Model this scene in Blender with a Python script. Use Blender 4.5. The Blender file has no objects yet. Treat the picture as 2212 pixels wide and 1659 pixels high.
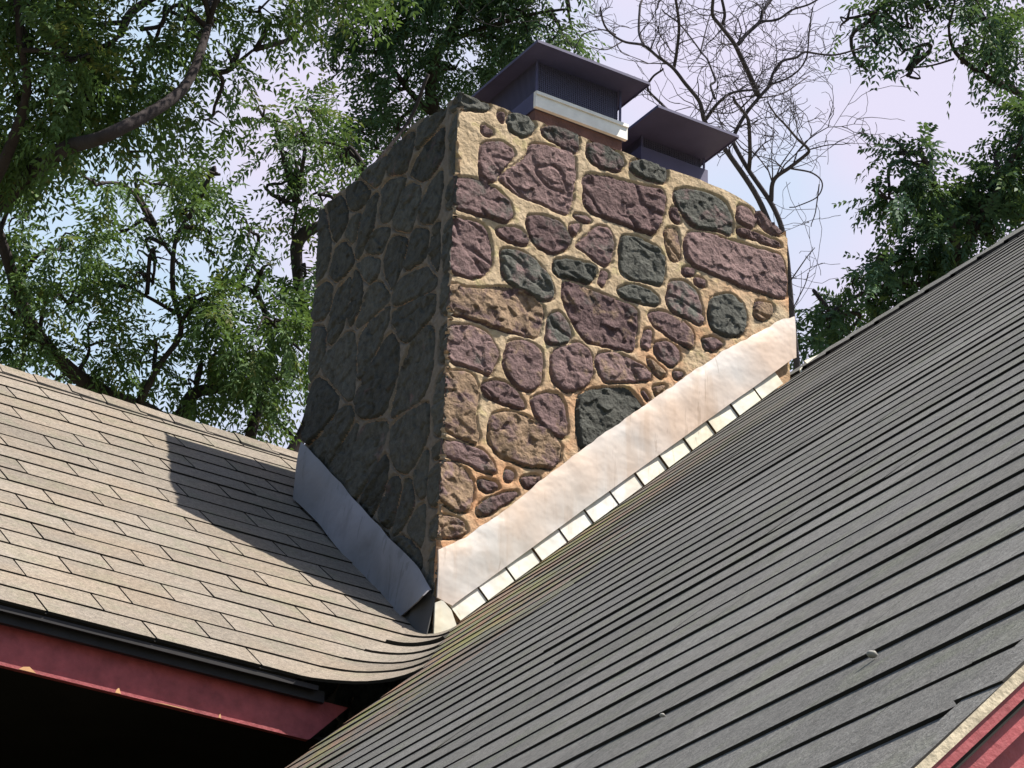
import bpy, math, random
import numpy as np
from mathutils import Vector, Matrix, noise as mnoise

rng = random.Random(7)
C = bpy.context.scene.collection
scene = bpy.context.scene

# ------------------------------------------------------------------ camera, light, sky
YAW, PITCH, ROLL, FPX = 0.5517, 0.4800, 0.0304, 2994.64
CAM = Vector((-4.1051, -7.0296, 1.6))
Z0 = 6.8746                      # height of the chimney top above the ground
FWD = Vector((math.sin(YAW) * math.cos(PITCH), math.cos(YAW) * math.cos(PITCH), math.sin(PITCH)))
R0 = Vector((math.cos(YAW), -math.sin(YAW), 0))
U0 = R0.cross(FWD)
RIGHT = math.cos(ROLL) * R0 + math.sin(ROLL) * U0
UP = -math.sin(ROLL) * R0 + math.cos(ROLL) * U0
cam_data = bpy.data.cameras.new("camera")
cam = bpy.data.objects.new("camera", cam_data)
C.objects.link(cam)
m = Matrix((RIGHT, UP, -FWD)).transposed().to_4x4()
m.translation = CAM
cam.matrix_world = m
cam_data.sensor_width = 36.0
cam_data.lens = FPX / 1024 * 36.0
cam_data.clip_start = 0.05
cam_data.clip_end = 2000
scene.camera = cam

SUN = Vector((0.374, -0.335, 0.865)).normalized()
SUN_EL = math.asin(SUN.z)
SUN_AZ = math.atan2(SUN.x, SUN.y)
sd = bpy.data.lights.new("sun", 'SUN')
sd.energy = 4.6
sd.angle = math.radians(0.5)
sd.color = (1.0, 0.93, 0.82)
so = bpy.data.objects.new("sun", sd)
C.objects.link(so)
so.rotation_euler = (-SUN).to_track_quat('-Z', 'Y').to_euler()
so.location = (0, 0, 30)

world = bpy.data.worlds.new("World")
scene.world = world
world.use_nodes = True
wn, wl = world.node_tree.nodes, world.node_tree.links
wn.clear()
w_out = wn.new('ShaderNodeOutputWorld')
w_bg = wn.new('ShaderNodeBackground')
w_bg.inputs['Strength'].default_value = 0.07
sky = wn.new('ShaderNodeTexSky')
sky.sky_type = 'NISHITA'
sky.sun_disc = False
sky.sun_elevation = SUN_EL
sky.sun_rotation = SUN_AZ
sky.air_density = 1.0
sky.dust_density = 1.5
tc = wn.new('ShaderNodeTexCoord')
cn = wn.new('ShaderNodeTexNoise')
cn.inputs['Scale'].default_value = 2.2
cn.inputs['Detail'].default_value = 4
cn.inputs['Roughness'].default_value = 0.5
cr = wn.new('ShaderNodeValToRGB')
cr.color_ramp.elements[0].position = 0.98
cr.color_ramp.elements[1].position = 1.20
cmix = wn.new('ShaderNodeMix')
cmix.data_type = 'RGBA'
cn2 = wn.new('ShaderNodeTexNoise')
cn2.inputs['Scale'].default_value = 7.0
cn2.inputs['Detail'].default_value = 3
cr2 = wn.new('ShaderNodeValToRGB')
cr2.color_ramp.elements[0].position = 0.42
cr2.color_ramp.elements[1].position = 0.60
cr2.color_ramp.elements[0].color = (6.0, 5.7, 7.1, 1)       # lilac white cloud
cr2.color_ramp.elements[1].color = (4.6, 5.8, 7.2, 1)       # thinner, bluer cloud
wl.new(tc.outputs['Generated'], cn2.inputs['Vector'])
vd2 = wn.new('ShaderNodeVectorMath')
vd2.operation = 'DOT_PRODUCT'
vd2.inputs[1].default_value = -RIGHT
wl.new(tc.outputs['Generated'], vd2.inputs[0])
vm2 = wn.new('ShaderNodeMath')
vm2.operation = 'MULTIPLY_ADD'
vm2.inputs[1].default_value = 1.3
wl.new(vd2.outputs['Value'], vm2.inputs[0])
wl.new(cn2.outputs['Fac'], vm2.inputs[2])
wl.new(vm2.outputs['Value'], cr2.inputs['Fac'])
wl.new(cr2.outputs['Color'], cmix.inputs['B'])
wl.new(tc.outputs['Generated'], cn.inputs['Vector'])
vd = wn.new('ShaderNodeVectorMath')
vd.operation = 'DOT_PRODUCT'
vd.inputs[1].default_value = FWD          # cloud mask added along the view, leaving unseen sky darker to cut fill light
wl.new(tc.outputs['Generated'], vd.inputs[0])
vm = wn.new('ShaderNodeMath')
vm.operation = 'MULTIPLY_ADD'
vm.inputs[1].default_value = 0.55
wl.new(cn.outputs['Fac'], vm.inputs[0])
wl.new(vd.outputs['Value'], vm.inputs[2])
wl.new(vm.outputs['Value'], cr.inputs['Fac'])
wl.new(cr.outputs['Color'], cmix.inputs['Factor'])
wl.new(sky.outputs['Color'], cmix.inputs['A'])
wl.new(cmix.outputs['Result'], w_bg.inputs['Color'])
wl.new(w_bg.outputs['Background'], w_out.inputs['Surface'])

scene.view_settings.view_transform = 'Standard'
scene.view_settings.look = 'None'
scene.view_settings.gamma = 1.0
scene.view_settings.exposure = 0.95
scene.cycles.max_bounces = 6
scene.cycles.transparent_max_bounces = 8

# ------------------------------------------------------------------ helpers
def tag(o, label=None, cat=None, group=None, kind=None):
    if label: o['label'] = label
    if cat: o['category'] = cat
    if group: o['group'] = group
    if kind: o['kind'] = kind
    return o

def empty(name, loc=(0, 0, 0)):
    o = bpy.data.objects.new(name, None)
    o.location = loc
    C.objects.link(o)
    return o

class MB:
    """collects polygons, builds ONE mesh object"""
    def __init__(s):
        s.v, s.f, s.m, s.c, s.smooth = [], [], [], [], []
    def add(s, verts, faces, mat=0, col=None, smooth=False):
        b = len(s.v)
        s.v.extend([tuple(p) for p in verts])
        s.c.extend([col or (0.5, 0.5, 0.5, 1.0)] * len(verts))
        for f in faces:
            s.f.append([b + i for i in f])
            s.m.append(mat)
            s.smooth.append(smooth)
    def box(s, x0, x1, y0, y1, z0, z1, mat=0, col=None):
        v = [(x, y, z) for z in (z0, z1) for y in (y0, y1) for x in (x0, x1)]
        s.add(v, [(0, 2, 3, 1), (4, 5, 7, 6), (0, 1, 5, 4), (2, 6, 7, 3), (0, 4, 6, 2), (1, 3, 7, 5)], mat, col)
    def tube(s, pts, radii, n=7, mat=0, col=None):
        pts = [Vector(p) for p in pts]
        rings = []
        t0 = (pts[1] - pts[0]).normalized()
        a = t0.orthogonal().normalized()
        for i, p in enumerate(pts):
            if i == 0: t = pts[1] - pts[0]
            elif i == len(pts) - 1: t = pts[-1] - pts[-2]
            else: t = (pts[i + 1] - pts[i]).normalized() + (pts[i] - pts[i - 1]).normalized()
            t = t.normalized() if t.length > 1e-9 else t0
            a = (a - t * a.dot(t))
            a = a.normalized() if a.length > 1e-6 else t.orthogonal().normalized()
            b = t.cross(a)
            rings.append([p + (a * math.cos(k * math.tau / n) + b * math.sin(k * math.tau / n)) * radii[i] for k in range(n)])
        v = [x for r in rings for x in r]
        f = []
        for i in range(len(pts) - 1):
            for k in range(n):
                k2 = (k + 1) % n
                f.append((i * n + k, i * n + k2, (i + 1) * n + k2, (i + 1) * n + k))
        f.append(tuple(range(n - 1, -1, -1)))
        f.append(tuple((len(pts) - 1) * n + k for k in range(n)))
        s.add(v, f, mat, col, True)
    def build(s, name, mats, parent=None, offset=(0, 0, 0)):
        me = bpy.data.meshes.new(name)
        ox, oy, oz = offset
        me.from_pydata([(x - ox, y - oy, z - oz) for x, y, z in s.v], [], s.f)
        for mt in (mats if isinstance(mats, (list, tuple)) else [mats]):
            me.materials.append(mt)
        me.polygons.foreach_set('material_index', s.m)
        me.polygons.foreach_set('use_smooth', s.smooth)
        ca = me.color_attributes.new('tint', 'FLOAT_COLOR', 'POINT')
        ca.data.foreach_set('color', np.array(s.c, dtype=np.float32).ravel())
        me.update()
        o = bpy.data.objects.new(name, me)
        C.objects.link(o)
        if parent: o.parent = parent
        o.location = offset
        return o

def P(x, y, d):
    """a point d metres in front of where the photographer stood (x, y read off the photograph, 2212 wide)"""
    s = 1024 / 2212
    return CAM + FWD * d + RIGHT * ((x * s - 512) * d / FPX) - UP * ((y * s - 384) * d / FPX)

# ------------------------------------------------------------------ materials
def new_mat(name):
    mt = bpy.data.materials.new(name)
    mt.use_nodes = True
    nt = mt.node_tree
    b = nt.nodes['Principled BSDF']
    return mt, nt, b

def nd(nt, typ, **kw):
    n = nt.nodes.new(typ)
    for k, v in kw.items():
        if k in n.inputs: n.inputs[k].default_value = v
        else: setattr(n, k, v)
    return n

def noise(nt, scale, detail=3, rough=0.55, coord=None, dist=0.0):
    n = nd(nt, 'ShaderNodeTexNoise')
    n.inputs['Scale'].default_value = scale
    n.inputs['Detail'].default_value = detail
    n.inputs['Roughness'].default_value = rough
    n.inputs['Distortion'].default_value = dist
    if coord: nt.links.new(coord, n.inputs['Vector'])
    return n.outputs['Fac']

def ramp(nt, fac, p0, p1, c0=(0, 0, 0, 1), c1=(1, 1, 1, 1)):
    r = nd(nt, 'ShaderNodeValToRGB')
    r.color_ramp.elements[0].position = p0
    r.color_ramp.elements[1].position = p1
    r.color_ramp.elements[0].color = c0
    r.color_ramp.elements[1].color = c1
    nt.links.new(fac, r.inputs['Fac'])
    return r.outputs['Color']

def mix(nt, fac, a, b, blend='MIX'):
    n = nd(nt, 'ShaderNodeMix', data_type='RGBA', blend_type=blend)
    for key, val in (('Factor', fac), ('A', a), ('B', b)):
        if isinstance(val, (int, float)): n.inputs[key].default_value = val
        elif isinstance(val, tuple): n.inputs[key].default_value = val if len(val) == 4 else (*val, 1)
        else: nt.links.new(val, n.inputs[key])
    return n.outputs['Result']

def bump(nt, b, height, strength, dist):
    n = nd(nt, 'ShaderNodeBump')
    n.inputs['Strength'].default_value = strength
    n.inputs['Distance'].default_value = dist
    nt.links.new(height, n.inputs['Height'])
    nt.links.new(n.outputs['Normal'], b.inputs['Normal'])

def objco(nt):
    return nd(nt, 'ShaderNodeTexCoord').outputs['Object']

def tint(nt):
    a = nd(nt, 'ShaderNodeVertexColor', layer_name='tint')
    s = nd(nt, 'ShaderNodeSeparateColor')
    nt.links.new(a.outputs['Color'], s.inputs['Color'])
    return s.outputs['Red'], s.outputs['Green'], s.outputs['Blue']

def simple(name, col, rough=0.6, metal=0.0, var=0.25, scale=6.0, bs=0.0, bscale=40.0, spec=0.3):
    mt, nt, b = new_mat(name)
    co = objco(nt)
    f = ramp(nt, noise(nt, scale, 5, 0.6, co), 0.3, 0.7)
    lo = tuple(c * (1 - var) for c in col)
    hi = tuple(min(1, c * (1 + var)) for c in col)
    nt.links.new(mix(nt, f, lo, hi), b.inputs['Base Color'])
    b.inputs['Roughness'].default_value = rough
    b.inputs['Metallic'].default_value = metal
    b.inputs['Specular IOR Level'].default_value = spec
    if bs: bump(nt, b, noise(nt, bscale, 4, 0.6, co), bs, 0.01)
    return mt

def shingle_mat(name, base, warm, moss):
    mt, nt, b = new_mat(name)
    co = objco(nt)
    r, g, bl = tint(nt)
    c = mix(nt, r, tuple(x * 0.84 for x in base), tuple(x * 1.14 for x in base))
    blot = ramp(nt, noise(nt, 2.6, 4, 0.6, co), 0.42, 0.62)
    c = mix(nt, blot, c, mix(nt, 0.55, c, warm))
    streak = ramp(nt, noise(nt, 9.0, 4, 0.65, co), 0.50, 0.68)
    c = mix(nt, streak, c, mix(nt, 0.30, c, (0.15, 0.17, 0.11)))
    if moss:
        ms = nd(nt, 'ShaderNodeMath', operation='MULTIPLY')
        nt.links.new(g, ms.inputs[0])
        nt.links.new(ramp(nt, noise(nt, 13.0, 4, 0.7, co), 0.40, 0.54), ms.inputs[1])
        c = mix(nt, ms.outputs[0], c, mix(nt, ramp(nt, noise(nt, 5.0, 2, 0.5, co), 0.45, 0.55), (0.25, 0.255, 0.090), (0.33, 0.20, 0.135)))
    c = mix(nt, 1.0, c, ramp(nt, noise(nt, 0.9, 4, 0.6, co), 0.3, 0.7, (0.86, 0.86, 0.86, 1), (1.12, 1.12, 1.12, 1)), 'MULTIPLY')
    gr = noise(nt, 330.0, 3, 0.75, co)
    c = mix(nt, 1.0, c, ramp(nt, gr, 0.30, 0.72, (0.52, 0.52, 0.52, 1), (1.42, 1.42, 1.42, 1)), 'MULTIPLY')
    gr2 = noise(nt, 75.0, 3, 0.7, co)
    c = mix(nt, 1.0, c, ramp(nt, gr2, 0.30, 0.70, (0.72, 0.72, 0.72, 1), (1.26, 1.26, 1.26, 1)), 'MULTIPLY')
    nt.links.new(c, b.inputs['Base Color'])
    b.inputs['Roughness'].default_value = 0.92
    b.inputs['Specular IOR Level'].default_value = 0.15
    bump(nt, b, gr, 0.5, 0.003)
    return mt

M = {}
M['shingle_tan'] = shingle_mat('tan_shingle', (0.228, 0.200, 0.172), (0.250, 0.200, 0.153), False)
M['shingle_grey'] = shingle_mat('grey_shingle', (0.160, 0.159, 0.156), (0.170, 0.165, 0.158), True)
M['felt'] = simple('asphalt_edge', (0.018, 0.017, 0.016), 0.9, var=0.3)
M['black_metal'] = simple('black_metal', (0.022, 0.021, 0.024), 0.55, 0.2, scale=14)
M['red'] = simple('red_paint', (0.335, 0.075, 0.085), 0.5, var=0.25, scale=25, bs=0.2, bscale=80)
M['cream'] = simple('lichened_cream_edge', (0.52, 0.45, 0.34), 0.8, var=0.4, scale=45, bs=0.25, bscale=110)
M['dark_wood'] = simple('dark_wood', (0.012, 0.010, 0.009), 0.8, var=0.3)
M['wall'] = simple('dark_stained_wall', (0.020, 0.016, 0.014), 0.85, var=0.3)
M['brick'] = simple('red_brown_brick', (0.125, 0.066, 0.056), 0.85, var=0.3, scale=18, bs=0.5, bscale=70)
M['cap_metal'] = simple('dark_cap_metal', (0.085, 0.082, 0.160), 0.6, 0.0, var=0.15, scale=7)
M['collar'] = simple('white_collar', (0.80, 0.79, 0.76), 0.55, var=0.1, scale=20)
M['lead'] = simple('dark_lead', (0.075, 0.075, 0.078), 0.7, 0.1, var=0.25)
M['raw_wood'] = simple('raw_wood', (0.62, 0.36, 0.18), 0.8, var=0.2)
M['pebble'] = simple('pale_stone', (0.27, 0.265, 0.25), 0.9, var=0.2)
M['ground'] = simple('ground_grass', (0.10, 0.10, 0.055), 0.95, var=0.4, scale=1.5)

def mesh_screen_mat():
    mt, nt, b = new_mat('spark_screen')
    b.inputs['Base Color'].default_value = (0.085, 0.080, 0.140, 1)
    return mt
M['screen'] = mesh_screen_mat()

def stone_mat():
    # tint: R random shade, G grey share, B tan dust share
    mt, nt, b = new_mat('field_stone')
    co = objco(nt)
    r, g, bl = tint(nt)
    n1 = noise(nt, 11.0, 5, 0.65, co, 0.4)
    add = nd(nt, 'ShaderNodeMath', operation='ADD')
    nt.links.new(n1, add.inputs[0]); nt.links.new(g, add.inputs[1])
    gmask = ramp(nt, add.outputs[0], 0.76, 0.90)
    pur = mix(nt, r, (0.112, 0.073, 0.076), (0.205, 0.140, 0.140))
    gre = mix(nt, r, (0.058, 0.061, 0.056), (0.112, 0.116, 0.105))
    c = mix(nt, gmask, pur, gre)
    add2 = nd(nt, 'ShaderNodeMath', operation='ADD')
    nt.links.new(noise(nt, 17.0, 4, 0.6, co, 0.3), add2.inputs[0]); nt.links.new(bl, add2.inputs[1])
    c = mix(nt, ramp(nt, add2.outputs[0], 0.86, 1.06), c, (0.26, 0.185, 0.125))
    f = noise(nt, 42.0, 5, 0.7, co)
    c = mix(nt, 1.0, c, ramp(nt, f, 0.28, 0.72, (0.55, 0.53, 0.53, 1), (1.40, 1.38, 1.36, 1)), 'MULTIPLY')
    nt.links.new(c, b.inputs['Base Color'])
    b.inputs['Roughness'].default_value = 0.88
    b.inputs['Specular IOR Level'].default_value = 0.2
    h = mix(nt, 0.5, f, noise(nt, 15.0, 4, 0.6, co))
    bump(nt, b, h, 0.9, 0.03)
    return mt
M['stone'] = stone_mat()

def mortar_mat():
    # tint: G clay stain share
    mt, nt, b = new_mat('lime_mortar')
    co = objco(nt)
    r, g, bl = tint(nt)
    c = mix(nt, ramp(nt, noise(nt, 7.0, 4, 0.6, co), 0.35, 0.65), (0.40, 0.305, 0.200), (0.50, 0.400, 0.280))
    c = mix(nt, ramp(nt, noise(nt, 16.0, 3, 0.6, co), 0.56, 0.68), c, (0.48, 0.40, 0.23))
    add = nd(nt, 'ShaderNodeMath', operation='MULTIPLY')
    nt.links.new(ramp(nt, noise(nt, 6.0, 3, 0.6, co), 0.38, 0.58), add.inputs[0]); nt.links.new(g, add.inputs[1])
    c = mix(nt, add.outputs[0], c, (0.52, 0.29, 0.165))
    c = mix(nt, bl, c, mix(nt, 0.8, c, (0.118, 0.117, 0.115)))        # B: shade of the west face, painted in as darker grey mortar
    f = noise(nt, 60.0, 4, 0.7, co)
    c = mix(nt, 1.0, c, ramp(nt, f, 0.3, 0.7, (0.78, 0.76, 0.74, 1), (1.15, 1.15, 1.15, 1)), 'MULTIPLY')
    nt.links.new(c, b.inputs['Base Color'])
    b.inputs['Roughness'].default_value = 0.95
    b.inputs['Specular IOR Level'].default_value = 0.1
    bump(nt, b, mix(nt, 0.4, noise(nt, 22.0, 4, 0.6, co), f), 0.7, 0.02)
    return mt
M['mortar'] = mortar_mat()

def flashing_mat(name, base, pale, rust):
    mt, nt, b = new_mat(name)
    co = objco(nt)
    mp = nd(nt, 'ShaderNodeMapping')
    mp.inputs['Scale'].default_value = (13.0, 13.0, 1.6)
    nt.links.new(co, mp.inputs['Vector'])
    st = noise(nt, 1.0, 4, 0.6, mp.outputs['Vector'])
    c = mix(nt, ramp(nt, noise(nt, 2.3, 3, 0.5, co), 0.42, 0.60), base, pale)
    c = mix(nt, ramp(nt, st, 0.54, 0.66), c, mix(nt, 0.38, c, rust))
    dr = noise(nt, 1.0, 5, 0.7, mp.outputs['Vector'], 1.2)
    c = mix(nt, ramp(nt, dr, 0.60, 0.63), c, mix(nt, 0.35, c, tuple(x * .55 for x in rust)))
    c = mix(nt, ramp(nt, noise(nt, 9.0, 4, 0.6, co), 0.55, 0.75), c, mix(nt, 0.35, c, rust))
    nt.links.new(c, b.inputs['Base Color'])
    b.inputs['Roughness'].default_value = 0.5
    b.inputs['Metallic'].default_value = 0.1
    b.inputs['Specular IOR Level'].default_value = 0.4
    bump(nt, b, noise(nt, 8.0, 3, 0.5, co), 0.35, 0.02)
    return mt
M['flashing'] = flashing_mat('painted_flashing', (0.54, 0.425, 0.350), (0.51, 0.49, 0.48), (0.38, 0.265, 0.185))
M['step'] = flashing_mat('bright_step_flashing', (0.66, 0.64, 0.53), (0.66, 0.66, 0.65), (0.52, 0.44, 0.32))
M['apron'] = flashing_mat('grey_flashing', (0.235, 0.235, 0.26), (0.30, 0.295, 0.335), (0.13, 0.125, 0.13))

def bark_mat(name, col):
    mt, nt, b = new_mat(name)
    co = objco(nt)
    mp = nd(nt, 'ShaderNodeMapping')
    mp.inputs['Scale'].default_value = (14, 14, 3)
    nt.links.new(co, mp.inputs['Vector'])
    f = noise(nt, 1.5, 5, 0.65, mp.outputs['Vector'])
    nt.links.new(mix(nt, f, tuple(c * 0.6 for c in col), tuple(c * 1.4 for c in col)), b.inputs['Base Color'])
    b.inputs['Roughness'].default_value = 0.95
    b.inputs['Specular IOR Level'].default_value = 0.1
    bump(nt, b, f, 0.6, 0.03)
    return mt
M['bark'] = bark_mat('dark_bark', (0.050, 0.042, 0.044))
M['bark_grey'] = bark_mat('grey_bark', (0.075, 0.068, 0.078))

def leaf_mat(name, c0, c1, c2):
    mt, nt, b = new_mat(name)
    r, g, bl = tint(nt)
    c = mix(nt, r, c0, c1)
    c = mix(nt, g, c, c2)
    nt.links.new(c, b.inputs['Base Color'])
    b.inputs['Roughness'].default_value = 0.6
    b.inputs['Specular IOR Level'].default_value = 0.25
    tr = nd(nt, 'ShaderNodeBsdfTranslucent')
    nt.links.new(mix(nt, 0.5, c, (0.16, 0.24, 0.03)), tr.inputs['Color'])
    ms = nd(nt, 'ShaderNodeMixShader')
    ms.inputs['Fac'].default_value = 0.30
    out = nt.nodes['Material Output']
    nt.links.new(b.outputs['BSDF'], ms.inputs[1])
    nt.links.new(tr.outputs['BSDF'], ms.inputs[2])
    nt.links.new(ms.outputs['Shader'], out.inputs['Surface'])
    return mt
M['leaf'] = leaf_mat('leaf_green', (0.054, 0.105, 0.050), (0.105, 0.190, 0.055), (0.160, 0.160, 0.045))
M['leaf_dark'] = leaf_mat('leaf_dark_green', (0.042, 0.092, 0.064), (0.076, 0.150, 0.080), (0.110, 0.165, 0.042))

# ------------------------------------------------------------------ ground
g = MB()
g.add([(-400, -400, 0), (400, -400, 0), (400, 400, 0), (-400, 400, 0)], [(0, 1, 2, 3)])
tag(g.build('ground', M['ground']), 'patchy lawn around the house and its trees', 'ground', kind='structure')

# ------------------------------------------------------------------ house: two roof slopes meeting in a woven valley
ZL, ZR, TL, TR = Z0 - 1.8989, Z0 - 1.8831, 0.8703, 0.9549
CH_A, CH_B = 1.30, 0.912                     # chimney plan size
EAVE_Y, RIDGE_Y, RIDGE_X, RAKE_Y = -0.514, 1.435, 1.455, -5.395
LEFT_X, EDGE_Y = -6.0, -0.665
NL = Vector((0, -TL, 1)).normalized()
NR = Vector((-TR, 0, 1)).normalized()
ZE = ZL + TL * EAVE_Y
DZ = 0.0855
xr = lambda z: (z - ZR) / TR
yl = lambda z: (z - ZL) / TL
def rad(z):
    k = min(1, max(0, (z - ZE) / 0.45))
    return 0.24 * (1 - k) + 0.09 * k
Z_RL, Z_RR = ZL + TL * RIDGE_Y, ZR + TR * RIDGE_X

def on_left(z, x, off): return Vector((x, yl(z), z)) + NL * off
def on_right(z, y, off): return Vector((xr(z), y, z)) + NR * off
def on_fillet(z, t, off):
    r = rad(z)
    a = t * math.pi / 2
    n = (NL * (1 - t) + NR * t).normalized()
    return Vector((xr(z) - r + r * math.sin(a), yl(z) - r + r * math.cos(a), z)) + n * off

house = empty('house', (-1.0, 0.0, 0.0))
tag(house, 'house whose tan and grey shingle roofs meet in a valley at a fieldstone chimney', 'house')
def part(mb, name, mats, parent=None, label=None):
    o = mb.build(name, mats, parent or house, offset=(0, 0, 0))
    if (parent or house) is house:
        o.location = -house.location
    if label: o['label'] = label
    return o

def course(mb, f, z0, z1, u0, u1, n, t, col, us0=None, us1=None, butt=1, wave=0.0, seed=0.0, sides=True):
    """one shingle tab: f(z,u,off); lower edge at z0 between u0 and u1, upper edge at z1 between us0 and us1"""
    us0 = u0 if us0 is None else us0
    us1 = u1 if us1 is None else us1
    top, low, base = [], [], []
    for k in range(n + 1):
        w = k / n
        u, us = u0 + (u1 - u0) * w, us0 + (us1 - us0) * w
        tt = t + wave * mnoise.noise(Vector((u * 2.1, seed, z0 * 7)))
        zz = z0 + 0.010 * wave / 0.002 * mnoise.noise(Vector((u * 3.3, seed + 9, z0 * 5))) if wave else z0
        low.append(f(zz, u, tt))
        base.append(f(zz, u, -0.003))
        top.append(f(z1, us, 0.0008))
    v = low + top + base
    m_ = n + 1
    fs = [(k, k + 1, m_ + k + 1, m_ + k) for k in range(n)]
    mb.add(v, fs, 0, col)
    mb.add(low + base, [(m_ + k, m_ + k + 1, k + 1, k) for k in range(n)], butt, col)
    if sides:
        mb.add([low[0], top[0], base[0]], [(0, 1, 2)], butt, col)
        mb.add([low[-1], top[-1], base[-1]], [(1, 0, 2)], butt, col)

TAB = 0.305
left, right = MB(), MB()
r_ = random.Random(3)
i = 0
z = ZE
while z < Z_RL - 0.01:
    z1 = min(z + DZ, Z_RL)
    xe0, xe1 = xr(z) - rad(z), xr(z1) - rad(z1)
    x = LEFT_X - (0.5 if i % 2 else 0.0) * TAB + r_.uniform(-.03, .03)
    while x < xe0 - 0.02:
        xa, xb = max(x, LEFT_X), min(x + TAB - 0.006, xe0)
        last = x + TAB * 1.3 > xe0
        if last: xb = xe0
        if not (xa > 0.03 and z > ZL + 0.05 and yl(z) < CH_B - 0.15):
            col = (r_.random(), 0, 0, 1)
            zj = z + r_.uniform(-.0015, .0015)
            course(left, on_left, zj, z1, xa, xb, 2, 0.0046 + r_.uniform(-.001, .0014), col,
                   us1=(xe1 if last else xb), wave=0.0006, seed=i * 1.7)
        if last: break
        x += TAB
    if z < ZL + 0.25:
        course(left, on_fillet, z, z1, 0, 1, 10, 0.0055 + r_.uniform(0, .002) + (.005 if i == 4 else 0), (r_.random(), 0, 0, 1), wave=0.0015, seed=i)
    # felt under the tabs
    left.add([on_left(z, LEFT_X, -.003), on_left(z, xe0, -.003), on_left(z1, xe1, -.003), on_left(z1, LEFT_X, -.003)], [(0, 1, 2, 3)], 1)
    z += DZ
    i += 1
# ridge caps of the left roof
x = LEFT_X
while x < 1.2:
    if not (x > -0.1 and False):
        a = 0.0075 + r_.uniform(0, .004)
        col = (r_.random(), 0, 0, 1)
        zt = Z_RL + 0.006
        wv = 0.055 + r_.uniform(-.006, .006)
        v = []
        for xx, o in ((x, a), (x + 0.15, 0.004)):
            v += [(xx, RIDGE_Y - wv * 1.25, zt - wv * 1.25 * TL + o), (xx, RIDGE_Y - 0.012, zt - 0.004 + o), (xx, RIDGE_Y + 0.012, zt - 0.004 + o), (xx, RIDGE_Y + wv * 1.25, zt - wv * 1.25 * TL + o)]
        left.add(v, [(0, 4, 5, 1), (1, 5, 6, 2), (2, 6, 7, 3)], 0, col)
        b_ = [(p[0], p[1], p[2] - 0.012) for p in v[:4]]
        left.add(v[:4] + b_, [(0, 1, 5, 4), (1, 2, 6, 5), (2, 3, 7, 6)], 1)
        left.add([v[0], v[4], (v[4][0], v[4][1], v[4][2] - .012), b_[0]], [(0, 1, 2, 3)], 1)
    x += 0.127
# far slope and deck
zb = Z_RL - 2.0 * TL
left.add([(LEFT_X, RIDGE_Y, Z_RL), (1.29, RIDGE_Y, Z_RL), (3.2, RIDGE_Y + 2, zb), (LEFT_X, RIDGE_Y + 2, zb)], [(0, 1, 2, 3)], 0)
dk = [on_left(ZE, LEFT_X, -.004), on_left(ZE, xr(ZE) - rad(ZE), -.004), on_left(Z_RL - .02, xr(Z_RL) - .1, -.004), on_left(Z_RL - .02, LEFT_X, -.004)]
dk2 = [p - NL * 0.012 + Vector((0, 0.02, 0)) for p in dk]
left.add(dk + dk2, [(4, 7, 6, 5), (0, 4, 5, 1), (0, 3, 7, 4)], 1)
part(left, 'roof', [M['shingle_tan'], M['felt']], label='tan sunlit shingle roof with a straight eave over red fascia')

i = int(round((Z0 - 4.845 - ZE) / DZ))
z = ZE + i * DZ
while z < Z_RR - 0.01:
    z1 = min(z + DZ, Z_RR)
    if i >= 0 and z < Z_RL:
        ys0, ys1 = yl(z) - rad(z), yl(z1) - rad(z1)
    elif i >= 0:
        ys0 = ys1 = RIDGE_Y + 0.6
    else:
        ys0 = EDGE_Y + r_.uniform(-.006, .006) if i < -1 else EDGE_Y - 0.03
        ys1 = ys0
    y = RAKE_Y - r_.uniform(0, .9)
    tc_ = 0.0037 + r_.uniform(-.0006, .0009)
    while y < ys0 - 0.01:
        ya, yb = max(y, RAKE_Y), min(y + .915 - .0015, ys0)
        last = y + 1.15 > ys0
        if last: yb = ys0
        xx = xr(z)
        if True:
            yq = ya
            ts_ = tc_ + r_.uniform(-.0007, .0009)
            while yq < yb - 1e-4:                      # thirds of a strip differ a little in shade, the strip itself is one piece
                yn = min(yq + TAB, yb) if yb - yq > TAB * 1.2 else yb
                edge = min(ys0, 0.0)
                ms = max(0.0, 1 - (edge - 0.5 * (yq + yn)) / 0.95) ** .8 * min(1, max(0.0, (0.85 - xx) / 0.5))
                course(right, on_right, z, z1, yq, yn, 3, ts_ + r_.uniform(-.0003, .0003), (r_.random(), ms, 0, 1),
                       us1=(ys1 if last and yn == yb else yn), wave=0.0014, seed=i * 0.61, sides=False)
                yq = yn
        if last: break
        y += .915
    right.add([on_right(z, RAKE_Y, -.003), on_right(z, ys0, -.003), on_right(z1, ys1, -.003), on_right(z1, RAKE_Y, -.003)], [(3, 2, 1, 0)], 1)
    z += DZ
    i += 1
# border strip of shingles up the rake
z = ZE - 29 * DZ
k = 0
while z < Z_RR - .05:
    z1 = z + 0.21
    wv = 0.052 + r_.uniform(-.006, .006)
    t0_, t1_ = 0.0105 + r_.uniform(0, .002), 0.0085
    col = (r_.random(), 0.0, 0, 1)
    v = [on_right(z, RAKE_Y - .003, t0_ - .0015), on_right(z, RAKE_Y + wv, t0_), on_right(z1 + .02, RAKE_Y + wv + r_.uniform(-.006, .006), t1_), on_right(z1 + .02, RAKE_Y - .003, t1_ - .0015)]
    lo = [p - NR * 0.0095 for p in v]
    right.add(v, [(3, 2, 1, 0)], 0, col)
    right.add(v + lo, [(0, 1, 5, 4), (1, 2, 6, 5), (3, 0, 4, 7)], 1, col)
    z = z1
    k += 1
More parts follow.
